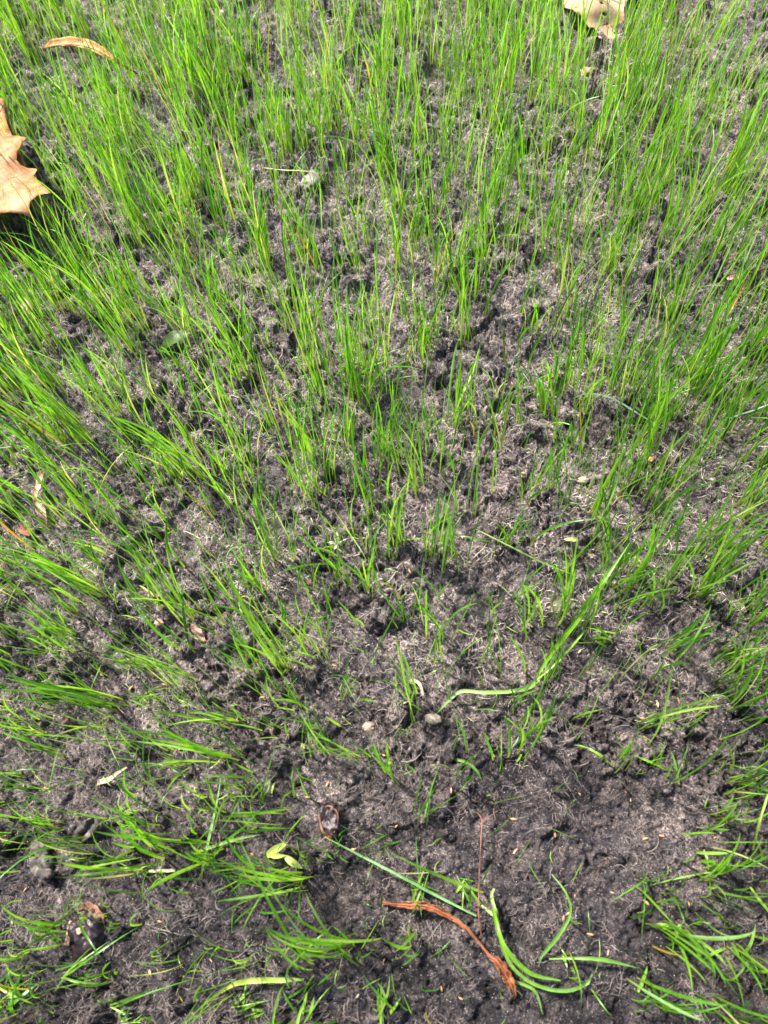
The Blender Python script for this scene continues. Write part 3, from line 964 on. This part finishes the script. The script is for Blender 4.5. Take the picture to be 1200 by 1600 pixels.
# ------------------------------------------------------------------ single remarkable blades
def lying_blade(name, pix, widths_px, label, mat, cat='grass blade', group=None, curl=0.45, normal=(0, 0, 1), a=0.6, b=0.5, twist=0.0, part='blade', t0=0.2, n=22, shadow_gap=0.0015):
    """pix: (px, py, height above soil) ; one thing whose blade follows them"""
    P = []
    for (x, y, h) in pix:
        g = ground_at(x, y)
        P.append(at(x, y, g.z + h))
    B0 = P[0].copy()
    path = catmull([tuple(p - B0) for p in P], n)
    gz = height(path[:, 0] + B0.x, path[:, 1] + B0.y) - B0.z
    path[:, 2] = np.maximum(path[:, 2], gz + shadow_gap)
    k = 0.55 / FPX
    me = strip_mesh(part, path, [w * k * 0.52 for w in widths_px], M[mat], curl=curl * 1.5, nx=6, wob=0.05, normal=normal, twist=twist, rnd=(a, b), t0=t0)
    o = link(name, me, None, B0)
    o['kind'] = 'thing'
    o['label'] = label
    o['category'] = cat
    if group:
        o['group'] = group
    return o


lying_blade('fallen_grass', [(838, 1058, .004), (862, 1020, .02), (905, 965, .04), (945, 905, .055), (985, 847, .065)], (10, 16, 20, 17, 14, 1), 'long broad yellow green blade rising to the upper right from the bent bluish blade', 'grass', a=0.62, b=0.5, curl=0.7)
lying_blade('fallen_grass', [(822, 1075, .004), (870, 1035, .015), (910, 990, .018), (912, 985, .018)], (8, 11, 9, 1), 'second broad bright blade lying close below the longest broad blade', 'grass', a=0.75, b=0.6, curl=0.8)
lying_blade('fallen_grass', [(848, 1052, .004), (830, 1072, .012), (800, 1080, .016), (755, 1082, .018), (722, 1080, .018), (704, 1092, .010), (683, 1114, .003)], (12, 16, 13, 13, 12, 11, 2), 'bent bluish green broad blade with a kink above the pale speckled husk', 'grass_blue', a=0.8, b=0.5, t0=0.4)
lying_blade('fallen_grass', [(896, 622, .012), (920, 615, .02), (955, 622, .022), (990, 642, .02), (1042, 674, .010)], (3, 7, 8, 8, 2), 'pale arched blade curving down to the right over the bare soil', 'grass_blue', a=0.95, b=0.5, t0=0.3)
lying_blade('fallen_grass', [(346, 1551, .003), (365, 1538, .008), (395, 1532, .012), (440, 1531, .014), (475, 1530, .012)], (4, 13, 17, 15, 5), 'broad very pale green blade lying flat at the bottom left', 'grass_pale', a=0.72, b=0.5, t0=0.3, n=16)
lying_blade('fallen_grass', [(508, 1308, .020), (560, 1335, .022), (620, 1366, .016), (680, 1398, .010), (744, 1431, .006)], (3, 9, 11, 12, 6), 'long straight pale green stem fallen from the nut shell to the rust leaf', 'grass', a=1.0, b=0.5, curl=0.9, t0=0.3)
lying_blade('fallen_grass', [(768, 1402, .006), (775, 1440, .014), (790, 1482, .018), (828, 1520, .014), (876, 1532, .005)], (10, 13, 15, 14, 4), 'broad yellow green blade sweeping down right from the knot beside the red stalk', 'grass', a=0.6, b=0.5, curl=0.6)
lying_blade('fallen_grass', [(775, 1420, .010), (782, 1470, .012), (800, 1510, .010), (835, 1538, .008), (880, 1548, .006), (915, 1538, .006), (925, 1522, .004)], (10, 9, 10, 10, 11, 10, 3), 'bluish green blade looping under the yellow green one beside the rust leaf', 'grass_blue', a=0.55, b=0.5)
lying_blade('fallen_grass', [(750, 1412, .004), (765, 1425, .006), (774, 1428, .008), (768, 1400, .012), (772, 1388, .014)], (5, 9, 11, 10, 6), 'short pale folded blade at the knot right of the red stalk', 'grass_pale', a=0.9, b=0.5)
lying_blade('fallen_grass', [(772, 1500, .004), (800, 1530, .004), (835, 1548, .005), (848, 1585, .003)], (5, 8, 9, 2), 'soft green blade crossing the tip of the rust coloured leaf', 'grass_blue', a=0.6, b=0.5)
lying_blade('fallen_grass', [(862, 1366, .012), (884, 1395, .018), (891, 1428, .018), (870, 1465, .012), (846, 1494, .004), (844, 1505, .002)], (2, 6, 8, 12, 8, 3), 'kinked blade bent like a boomerang right of the looping blades', 'grass_blue', a=0.5, b=0.5)
lying_blade('fallen_grass', [(858, 1498, .008), (900, 1497, .012), (945, 1500, .012), (995, 1512, .010)], (4, 8, 12, 2), 'straight bluish blade lying level right of the looping blades', 'grass_blue', a=0.55, b=0.5)
lying_blade('fallen_grass', [(1122, 660, .02), (1150, 650, .03), (1180, 640, .035), (1210, 628, .038)], (4, 7, 7, 2), 'pale blade pointing level off the right edge', 'grass_blue', a=0.95, b=0.5)
lying_blade('fallen_grass', [(1132, 502, .028), (1145, 478, .034), (1160, 452, .036), (1168, 438, .038)], (3, 7, 7, 2), 'orange blade in the thick tuft at the right', 'grass', a=0.5, b=0.0, t0=0.5)
lying_blade('fallen_grass', [(742, 826, .014), (790, 850, .016), (850, 880, .012), (912, 904, .004)], (2, 5, 6, 2), 'long thin blade slanting down to the right across the centre', 'grass_blue', a=0.8, b=0.5)
lying_blade('fallen_grass', [(702, 668, .025), (720, 620, .05), (738, 580, .06), (748, 545, .065)], (7, 11, 10, 2), 'broad green blade leaning right beside the bare dark patch', 'grass', a=0.8, b=0.5)
lying_blade('fallen_grass', [(710, 1186, .003), (730, 1192, .008), (745, 1205, .006), (752, 1218, .002)], (9, 11, 9, 3), 'short dying blade with a white end right of the husk', 'grass_pale', a=0.3, b=0.5, n=12)
lying_blade('fallen_grass', [(8, 955, .004), (18, 930, .02), (40, 895, .03), (-8, 962, .02)][:3], (4, 8, 2), 'bluish blade standing crooked at the left edge', 'grass_blue', a=0.7, b=0.5, n=12)
lying_blade('fallen_grass', [(1176, 1328, .01), (1186, 1285, .03), (1200, 1240, .04)], (6, 8, 6), 'white green blade rising off the right edge', 'grass_pale', a=0.7, b=0.5, n=12)
lying_blade('fallen_grass', [(1172, 1386, .01), (1188, 1408, .02), (1215, 1440, .02)], (6, 9, 6), 'pale blade slanting down off the right edge', 'grass_pale', a=0.6, b=0.5, n=12)
lying_blade('fallen_grass', [(410, 262, .03), (445, 266, .035), (480, 268, .035), (505, 282, .025)], (3, 6, 6, 2), 'pale bleached blade lying level above the pale stone', 'grass_pale', a=0.9, b=0.97)


# ------------------------------------------------------------------ seedlings
def petal_leaf(parent, a_, b_, width, mat, name='leaf', arch=0.25, curl=0.7, prof=(0.12, 0.7, 1.0, 0.95, 0.6, 0.05)):
    """small leaf from point a_ to b_ (local to its parent)"""
    a_, b_ = Vector(a_), Vector(b_)
    mid = (a_ + b_) / 2 + Vector((0, 0, arch * (b_ - a_).length))
    path = catmull([tuple(a_), tuple(mid), tuple(b_)], 10)
    me = strip_mesh(name, path, [width * q for q in prof], M[mat], curl=curl, nx=4)
    return link(name, me, parent)


def px3(x, y, h):
    g = ground_at(x, y)
    return at(x, y, g.z + h)


k = 0.53 / FPX
B0 = px3(416, 1338, .002)
t = thing('seedling', B0, 'pale yellow green seedling with two pointed leaves left of the nut shell', 'seedling')
petal_leaf(t, (0, 0, 0), px3(449, 1316, .010) - B0, 13 * k, 'yellow_leaf', prof=(0.5, 0.9, 1, 0.95, 0.7, 0.1))
petal_leaf(t, px3(420, 1337, .004) - B0, px3(447, 1337, .008) - B0, 9 * k, 'yellow_leaf')
petal_leaf(t, px3(443, 1336, .007) - B0, px3(473, 1357, .006) - B0, 12 * k, 'yellow_leaf')
link('stem', tube_mesh('stem', catmull([(0, 0, -.002), (0.004, 0, 0.001), tuple(px3(440, 1336, .006) - B0)], 6), [.0006, .0006, .0004], M['yellow_leaf']), t)

B0 = px3(528, 852, .001)
k = 0.62 / FPX
t = thing('fallen_blossom', B0, 'tiny white withered blossom lying on the soil between grass tufts', 'blossom')
petal_leaf(t, (0, 0, .003), px3(526, 831, .010) - B0, 10 * k, 'petal', 'petal')
petal_leaf(t, (0, 0, .003), px3(512, 848, .006) - B0, 6 * k, 'petal', 'petal')
petal_leaf(t, (0, 0, .003), px3(522, 859, .003) - B0, 6 * k, 'petal', 'petal')
link('stalk', tube_mesh('stalk', catmull([(0, 0, .003), tuple(px3(537, 844, .004) - B0), tuple(px3(545, 841, .002) - B0)], 6), [.0006, .0005, .0004], M['petal']), t)

B0 = px3(893, 905, 0)
t = thing('seedling', B0, 'tiny seedling with two round yellow seed leaves on a thin stalk', 'seedling')
top = px3(892, 845, .026) - B0
link('stem', tube_mesh('stem', catmull([(0, 0, -.001), tuple(top * 0.5 + Vector((0.001, 0, 0.002))), tuple(top)], 8), [.0005, .0004, .0004], M['yellow_leaf']), t)
for sx in (-1, 1):
    e = px3(892 + sx * 10, 842, .027) - B0
    petal_leaf(t, top, e, 9 * k, 'cotyledon', 'seed_leaf', arch=0.1, curl=0.35, prof=(0.3, 0.85, 1, 1, 0.8, 0.3))

# dark broad leaf hidden among the grass
B0 = px3(250, 548, .004)
t = thing('green_leaf', B0, 'dark green broad leaf lying half hidden under grass blades', 'leaf')
petal_leaf(t, (0, 0, 0), px3(298, 520, .012) - B0, 30 * .6 / FPX, 'olive', 'leaf_blade', arch=0.15, curl=0.4)
link('midrib', tube_mesh('midrib', catmull([(0, 0, .0006), tuple((px3(298, 520, .012) - B0) / 2 + Vector((0, 0, .0045))), tuple(px3(298, 520, .012) - B0)], 8), [.0005, .0004, .0002], M['olive']), t)


# ------------------------------------------------------------------ maple leaves
def vein_set(parent, origin, lift, segs, r=0.0005):
    for (a_, b_) in segs:
        pts = []
        for i in range(7):
            q = i / 6
            x = a_[0] + (b_[0] - a_[0]) * q + 2.0 * math.sin(q * 4); y = a_[1] + (b_[1] - a_[1]) * q
            pts.append(tuple(at(x, y, lift(x, y) + 0.0003) - origin))
        link('vein', tube_mesh('vein', np.array(pts), [r, r * 0.4], M['vein'], k=5), parent)


out1 = [(9, 157), (8, 180), (13, 198), (19, 212), (42, 215), (35, 224), (28, 238), (26, 250), (32, 258), (43, 263), (59, 264), (53, 275),
        (66, 289), (81, 302), (70, 303), (58, 307), (48, 315), (46, 326), (50, 334), (56, 343), (37, 335), (15, 332), (-5, 334), (-30, 345), (-58, 372),
        (-72, 350), (-112, 352), (-105, 322), (-152, 312), (-122, 282), (-165, 250), (-126, 236), (-132, 190), (-96, 196), (-82, 140), (-55, 172), (-22, 112), (-8, 150)]


def lift1(x, y):
    c = math.hypot(x + 45, y - 262)
    z = 0.050 + 0.006 * math.sin(x * 0.045 + 1.0) + 0.004 * math.sin(y * 0.06 + x * 0.02)
    z += 0.010 * max(0, (c - 70) / 60) * math.sin(math.atan2(y - 262, x + 45) * 3 + 0.6)
    z -= 0.012 * max(0, (y - 300) / 50)
    return z


B0 = at(-45, 262, 0.03)
t = thing('maple_leaf', B0, 'large orange tan maple leaf with pointed lobes resting on the grass at the left edge', 'leaf')
sheet_object('leaf_blade', out1, lift1, M['maple'], t, B0)
vein_set(t, B0, lift1, [((-45, 262), (80, 301)), ((-45, 262), (40, 216)), ((-45, 262), (52, 338)), ((-45, 262), (7, 162)), ((12, 280), (57, 265)), ((-45, 262), (-160, 250)), ((-45, 262), (-100, 345))])
fl = sheet_object('folded_lobe', [(50, 316), (62, 305), (72, 309), (80, 322), (90, 336), (80, 340), (62, 338), (54, 332)], lambda x, y: 0.030 - 0.0003 * (x - 50), M['maple_under'], t, B0, step=5)
fl['label'] = 'olive brown underside of a folded lobe'
fl = sheet_object('folded_lobe', [(9, 160), (14, 172), (22, 192), (28, 210), (19, 212), (12, 196)], lambda x, y: 0.040, M['maple_under'], t, B0, step=5)
fl['label'] = 'olive brown underside of a folded lobe'
fl = sheet_object('folded_lobe', [(26, 248), (29, 236), (36, 246), (41, 262), (33, 260)], lambda x, y: 0.044, M['maple'], t, B0, step=5)
link('stalk', tube_mesh('stalk', catmull([tuple(at(-45, 262, lift1(-45, 262)) - B0), tuple(at(-90, 240, .06) - B0), tuple(at(-150, 200, .045) - B0)], 8), [.001, .0009, .0012], M['vein']), t)

out2 = [(878, 0), (881, 11), (887, 14), (894, 15), (901, 20), (908, 25), (913, 33), (920, 43), (928, 46), (934, 50), (936, 60), (947, 61), (960, 63), (974, 61),
        (990, 63), (981, 46), (976, 30), (975, 12), (983, -4), (1002, -12), (985, -24), (1000, -50), (975, -44), (968, -75), (950, -55), (925, -92), (918, -55), (890, -66), (892, -38), (850, -32), (870, -12)]


def lift2(x, y):
    return 0.022 + 0.005 * math.sin(x * 0.07) + 0.004 * math.sin(y * 0.08 + 1) - 0.00012 * (y + 10)


B0 = at(935, -20, 0.012)
t = thing('maple_leaf', B0, 'pale tan torn maple leaf with small holes behind the grass at the top edge', 'leaf')
sheet_object('leaf_blade', out2, lift2, M['maple_pale'], t, B0, holes=((945, 23, 5.5, 2.6, 0.6), (947, 38, 3.5, 2.2, -0.4), (926, 46, 5, 2.2, 0.1), (940, 5, 3, 1.6, 0.6)), step=5)
vein_set(t, B0, lift2, [((935, -30), (950, 58)), ((935, -30), (905, 20)), ((935, -30), (984, 55)), ((935, -30), (925, -85)), ((935, -30), (860, -28))], 0.0004)


# ------------------------------------------------------------------ other dead leaves
def curled(name, pix, widths_px, label, mat, cat='leaf', curl=1.3, nx=8, n=28, wob=0.05, depth=0.6, part='leaf_blade', extra=None, normal=(0, 0, 1)):
    P = [px3(x, y, h) for (x, y, h) in pix]
    B0 = P[0].copy()
    t = thing(name, B0, label, cat)
    path = catmull([tuple(p - B0) for p in P], n)
    k = depth / FPX
    me = strip_mesh(part, path, [w * k for w in widths_px], M[mat], curl=curl, nx=nx, wob=wob, normal=normal)
    o = link(part, me, t)
    s = o.modifiers.new('thickness', 'SOLIDIFY'); s.thickness = 0.0003
    return t, B0, path


t, B0, path = curled('dead_leaf', [(68, 76, .034), (85, 72, .040), (112, 70, .044), (140, 75, .044), (160, 84, .038), (180, 96, .028), (215, 116, .014)],
                     (8, 22, 24, 25, 22, 16, 10, 3), 'narrow rolled orange brown leaf with dark pits lying in grass at the top left', 'brown', curl=-1.25 if False else 1.25, depth=0.82, wob=0.03)
link('midrib', tube_mesh('midrib', path + np.array([0, 0, 0.0006]), [.0006, .0004], M['husk'], k=5), t)

t, B0, path = curled('dead_leaf', [(596, 1409, .003), (612, 1412, .008), (640, 1414, .012), (668, 1416, .013), (700, 1430, .012), (728, 1450, .009), (748, 1472, .007), (764, 1492, .007), (778, 1503, .009), (792, 1525, .010), (800, 1542, .007), (804, 1560, .002)],
                     (9, 5, 10, 15, 13, 9, 6, 4, 4, 11, 20, 19, 12, 4), 'rust brown curled leaf twisted at a thin neck in the bottom foreground', 'rust', curl=1.5, n=60, depth=0.53, wob=0.11)
link('midrib', tube_mesh('midrib', path + np.array([0, 0, 0.0008]), [.0005, .0006, .0007, .0005], M['red_stem'], k=5), t)
st = [tuple(px3(x, y, h) - B0) for (x, y, h) in [(752, 1462, .006), (748, 1430, .012), (748, 1395, .016), (750, 1345, .018), (753, 1290, .018), (757, 1282, .018), (779, 1266, .014)]]
link('stalk', tube_mesh('stalk', catmull(st, 30), [.0005, .00045, .0004, .00045, .0004, .0002], M['red_stem'], k=6, rough=0.7), t)
st = [tuple(px3(x, y, h) - B0) for (x, y, h) in [(755, 1286, .018), (748, 1272, .016), (740, 1268, .014)]]
link('stalk', tube_mesh('stalk', catmull(st, 6), [.0005, .0002], M['red_stem'], k=5), t)

curled('dead_leaf', [(70, 735, .010), (64, 748, .012), (60, 762, .010), (55, 775, .008), (60, 790, .008), (67, 805, .008), (72, 824, .003)],
       (10, 15, 9, 12, 8, 14, 15, 8), 'pinkish curled dead leaf standing on edge near the left edge', 'pink_leaf', curl=1.0, depth=0.68, wob=0.12)
curled('dead_leaf', [(30, 824, .008), (38, 829, .010), (48, 836, .006)], (8, 13, 5), 'small red brown leaf scrap under bright blades at the left edge', 'rust', curl=0.6, depth=0.68, n=10)
curled('dead_leaf', [(30, 455, .006), (40, 475, .010), (55, 500, .004)], (6, 14, 6), 'pinkish brown leaf scrap among the grass left of the upper left tufts', 'pink_leaf', curl=0.8, depth=0.8, n=12, wob=0.1)
curled('dead_leaf', [(1136, 436, .014), (1150, 433, .016), (1162, 432, .012)], (5, 9, 4), 'small brown leaf sliver above the orange blade at the right', 'pink_leaf', curl=0.7, depth=0.8, n=10)
curled('dead_leaf', [(152, 1223, .004), (170, 1218, .010), (182, 1209, .012), (198, 1199, .010)], (9, 8, 5, 2), 'pale straw coloured pointed leaf scrap in the lower left', 'straw', curl=0.6, depth=0.55, n=12)
curled('dead_leaf', [(232, 1361, .004), (250, 1361, .006), (274, 1360, .004)], (2, 5, 4), 'short pale straw piece lying left of the star shaped tuft', 'straw', curl=0.8, depth=0.53, n=8)
curled('dead_leaf', [(318, 1004, .003), (310, 990, .010), (300, 975, .012)][::-1], (6, 16, 12), 'crumpled pinkish fibre scrap at the foot of the largest left tuft', 'pink_leaf', curl=0.8, depth=0.6, n=10, wob=0.2)
curled('dead_leaf', [(98, 1128, .003), (108, 1122, .006), (112, 1136, .002)], (5, 8, 4), 'tiny reddish brown leaf scrap in a dark hollow by the left side', 'husk', curl=0.8, depth=0.58, n=8)
curled('dead_leaf', [(640, 1062, .003), (655, 1068, .008), (662, 1090, .003)], (4, 5, 3), 'tiny pale root loop left of the bent bluish blade', 'straw', curl=0.8, depth=0.58, n=8)

t0_ = px3(135, 1295, 0)
t = thing('leaf_fragment', t0_, 'grey rotting leaf fragment propped on the soil in the lower left', 'leaf')
sheet_object('leaf_blade', [(112, 1292), (122, 1286), (138, 1280), (152, 1275), (155, 1292), (148, 1304), (136, 1312), (122, 1320), (118, 1306)],
             lambda x, y: t0_.z + 0.008 + 0.0035 * math.sin(x * 0.3 + y * 0.2) + 0.0015 * math.sin(x * 0.9 - y * 0.7) - 0.0001 * (y - 1290), M['grey_leaf'], t, t0_, step=5, thick=0.0006)
t0_ = px3(72, 1345, 0)
t = thing('leaf_fragment', t0_, 'grey brown folded leaf remnant below the propped grey leaf fragment', 'leaf')
sheet_object('leaf_blade', [(50, 1314), (62, 1312), (74, 1326), (86, 1345), (84, 1368), (66, 1376), (48, 1362), (46, 1338)],
             lambda x, y: t0_.z + 0.010 - 0.00045 * abs(x - 72) + 0.003 * math.sin(y * 0.3) + 0.0015 * math.sin(x * 0.8 + y * 0.9), M['grey_leaf'], t, t0_, step=6, thick=0.0006)

# twig at the right edge
P = [px3(x, y, h) for (x, y, h) in [(1172, 428, .012), (1182, 424, .016), (1200, 418, .018), (1222, 412, .016)]]
o = link('twig', tube_mesh('twig', catmull([tuple(p - P[0]) for p in P], 12), [.0016, .0012, .0009, .0005], M['twig'], rough=0.6), None, P[0])
o['label'] = 'short dark red twig in the grass at the right edge'
o['category'] = 'twig'

# ------------------------------------------------------------------ nut shells, husks, stones
p = px3(515, 1281, 0)
t = thing('nut_shell', p, 'dark empty oval nut shell with a reddish rim lying open on the soil', 'nut shell')
link('shell', lump_mesh('shell', .0068, .0102, .0075, M['nut'], rough=0.45, sub=4, seed=4, flat=0.3, spin=0.12, dish=0.55), t, (0, 0, .0005))
rim = []
for i in range(25):
    a = 2 * pi * i / 24
    rim.append((.0066 * math.cos(a) * (1 + .1 * math.sin(3 * a)), .0100 * math.sin(a) * (1 + .07 * math.cos(2 * a + 1)) - 0.0003, .0036 + .0014 * math.sin(2 * a) + .0006 * math.sin(5 * a)))
link('rim', tube_mesh('rim', np.array(rim), [.0008, .0011, .0006, .0010, .0012, .0007, .0008], M['husk'], k=6, rough=0.7, seed=3), t)
link('tip', lump_mesh('tip', .003, .0035, .0022, M['rust'], rough=0.4, sub=2, seed=9), t, (.0012, -.0095, .0018))

p = px3(140, 1458, 0)
t = thing('conker', p, 'large wrinkled brown purple conker half sunk in soil at the bottom left', 'conker')
link('body', lump_mesh('body', .0115, .0150, .0105, M['nut'], rough=0.55, sub=4, seed=12, spin=-0.25), t, (0, 0, .000))
arc = [(-.002 + .0125 * math.cos(a), .005 + .0125 * math.sin(a), .0045 + .003 * math.sin(a * 2)) for a in np.linspace(-0.6, 2.3, 18)]
me = strip_mesh('husk_rim', np.array(arc), [.003, .005, .006, .005, .002], M['husk'], curl=0.9, nx=4, wob=0.15)
h_ = link('husk_rim', me, t); sm = h_.modifiers.new('thickness', 'SOLIDIFY'); sm.thickness = 0.0006
me = strip_mesh('husk_rim', np.array([(-.013, -.008 + .002 * i, .004 + .0012 * math.sin(i)) for i in range(9)]), [.002, .005, .004, .002], M['pink_leaf'], curl=0.6, nx=3, wob=0.2)
h_ = link('husk_rim', me, t); sm = h_.modifiers.new('thickness', 'SOLIDIFY'); sm.thickness = 0.0006
link('pink_patch', lump_mesh('pink_patch', .0036, .0022, .0012, M['pink_leaf'], rough=0.6, sub=3, seed=5, spin=0.5), t, (-.0035, .0025, .0098))  # small pinkish lump on the upper left of the body

p = px3(677, 1124, 0)
t = thing('husk', p, 'pale speckled oval husk left of the small hooked blades', 'husk')
link('shell', lump_mesh('shell', .0064, .0043, .0042, M['bone'], rough=0.2, seed=21, spin=-0.1), t, (0, 0, .0032))
link('opening', lump_mesh('opening', .0009, .0007, .0005, M['twig'], rough=0.3, sub=2, seed=2), t, (-.0012, .0006, .0072))
link('opening', lump_mesh('opening', .0006, .0006, .0005, M['twig'], rough=0.3, sub=2, seed=3), t, (.0020, .0004, .0069))


def stone(x, y, rx, ry, rz, label, mat='stone', name='stone', cat='stone', seed=1):
    p = px3(x, y, 0)
    o = link(name, lump_mesh(name, rx, ry, rz, M[mat], rough=0.45, sub=3, seed=seed), None, p + Vector((0, 0, rz * 0.5)))
    o['label'] = label; o['category'] = cat
    return o


stone(487, 284, .010, .012, .005, 'pale grey pebble showing through the upper grass below the bleached blade', seed=31)
stone(911, 752, .0048, .0032, .003, 'small white crumbly stone above the short thick right tuft', mat='bone', seed=32)
stone(250, 973, .0038, .0026, .0022, 'small red fragment below the largest left tuft', mat='pink_leaf', name='fragment', cat='fragment', seed=33)
stone(917, 117, .008, .005, .005, 'pinkish clod seen through grass below the pale maple leaf', mat='pink_leaf', name='clod', cat='clod', seed=34)
stone(576, 1136, .0045, .0035, .0026, 'small pinkish clod left of the thin lower centre blades', mat='pink_leaf', name='clod', cat='clod', seed=35)
stone(1018, 448 + 270, .0030, .0022, .002, 'tiny orange tan clod under the tuft crossed by the arched blade', mat='seed', name='clod', cat='clod', seed=36)

# ------------------------------------------------------------------ seed husks
def seed_mesh(i):
    prof = [(0.0, 0.05), (0.12, 0.5), (0.35, 1.0), (0.6, 0.95), (0.85, 0.5), (1.0, 0.06)]
    L = 0.0052; rr = 0.00105
    V = []; K = 7
    for (s, q) in prof:
        for j in range(K):
            a = 2 * pi * j / K
            cr = 1 - 0.35 * (j == 0)
            V.append(((s - 0.5) * L, math.cos(a) * rr * q * cr, math.sin(a) * rr * q * 0.75 + 0.0006 * (s - 0.5) ** 2 * (2 if i else -2)))
    F = []
    for u in range(len(prof) - 1):
        for j in range(K):
            F.append((u * K + j, u * K + (j + 1) % K, (u + 1) * K + (j + 1) % K, (u + 1) * K + j))
    return mesh_np('seed', np.array(V), np.array(F), [M['seed'], M['straw']][i])


SM = [seed_mesh(0), seed_mesh(1)]
SEEDS = [(258, 1070), (371, 1124), (281, 1171), (205, 1075), (461, 1057), (440, 918), (524, 1040), (483, 912), (640, 893), (635, 1098), (722, 840), (600, 1180), (497, 1082),
         (242, 1394), (395, 1335), (449, 1398), (552, 1327), (394, 1244), (482, 1246), (38, 1228), (74, 1233), (305, 1232), (803, 1280), (867, 1303), (880, 1325 + 110), (1034, 1306),
         (1116, 1309), (1180, 1214), (1025, 1218), (957, 1395), (922, 1460), (888, 1427), (898, 1400), (950, 1488), (742, 1182), (770, 1180), (1148, 1236), (1008, 1310), (867, 1015), (906, 1018),
         (938, 790), (1000, 885), (1085, 931), (1027, 1100), (1003, 1122), (1060, 1095), (818, 740), (941, 680), (966, 755), (868, 703), (1070, 773), (1075, 790), (640, 728), (678, 690), (775, 735),
         (590, 715), (545, 745), (352, 620), (300, 560), (252, 660), (130, 895), (60, 910), (205, 975), (160, 1055), (705, 1235), (512, 1225), (620, 1290), (640, 1440), (600, 1500), (560, 1555), (470, 1470),
         (305, 1420), (330, 1500), (250, 1440), (720, 1560), (1010, 1410), (1076, 1412), (1190, 1150), (1130, 1190), (780, 915), (745, 1000), (590, 1010), (585, 980), (562, 1062), (410, 1090), (1145, 880), (865, 560), (800, 600),
         (640, 1375), (805, 1330), (985, 1250), (905, 1240), (1140, 1010), (690, 1545), (460, 1545), (235, 1520), (20, 1440), (40, 1390), (170, 1345)]
LANDMARKS = [('the dark nut shell', 515, 1281), ('the conker', 140, 1458), ('the pale speckled husk', 677, 1124), ('the white blossom', 527, 845), ('the rust brown leaf', 690, 1430),
             ('the top of the red stalk', 757, 1275), ('the looping green blades', 840, 1530), ('the boomerang shaped blade', 885, 1425), ('the round seed leaves', 892, 843), ('the bent bluish blade', 770, 1082),
             ('the broad pale blade', 410, 1535), ('the yellow green seedling', 440, 1336), ('the grey leaf fragment', 135, 1295), ('the pinkish curled leaf', 62, 780), ('the red fragment', 250, 973),
             ('the white crumbly stone', 911, 752), ('the dark green broad leaf', 270, 535), ('the pale arched blade', 970, 645), ('the long broad bright blade', 920, 950), ('the star shaped tuft', 326, 1346),
             ('the bare dark patch', 760, 600), ('the big lower right clump', 1090, 1480), ('the clump at the right edge', 1110, 1270), ('the tall central tufts', 520, 600), ('the straw scrap', 180, 1212), ('the flat tuft by the crater', 176, 1102)]
DIRS = ['right of', 'below and right of', 'below', 'below and left of', 'left of', 'above and left of', 'above', 'above and right of']
used_labels = {}


def seed_label(x, y, straw):
    ranked = sorted(LANDMARKS, key=lambda l: math.hypot(l[1] - x, l[2] - y))
    for (nm, lx, ly) in ranked[:5]:
        k = DIRS[int(round(math.atan2(y - ly, x - lx) / (pi / 4))) % 8]
        for lab in ('%s grass seed husk %s %s' % ('pale straw' if straw else 'orange tan', k, nm),):
            if lab not in used_labels:
                used_labels[lab] = 1
                return lab
    return '%s seed husk farther from %s, on its %s side' % ('pale straw' if straw else 'orange tan', ranked[0][0], {0: 'right', 1: 'lower right', 2: 'lower', 3: 'lower left', 4: 'left', 5: 'upper left', 6: 'upper', 7: 'upper right'}[int(round(math.atan2(y - ranked[0][2], x - ranked[0][1]) / (pi / 4))) % 8])


sr = random.Random(5)
first = None
for i, (x, y) in enumerate(SEEDS):
    p = px3(x, y, 0)
    st_ = sr.random() >= 0.72
    o = bpy.data.objects.new('grass_seed', SM[int(st_)])
    COL.objects.link(o)
    o.location = p + Vector((0, 0, 0.0009))
    o.rotation_euler = (sr.uniform(0, 6.28), sr.uniform(-0.45, 0.45), sr.uniform(0, 6.28))
    s = sr.uniform(0.55, 1.15)
    o.scale = (s, s * sr.uniform(0.8, 1.25), s)
    o['label'] = seed_label(x, y, st_)
    o['category'] = 'seed'
    o['group'] = 'loose grass seed husks on the soil'
print('objects', len(scene.objects))
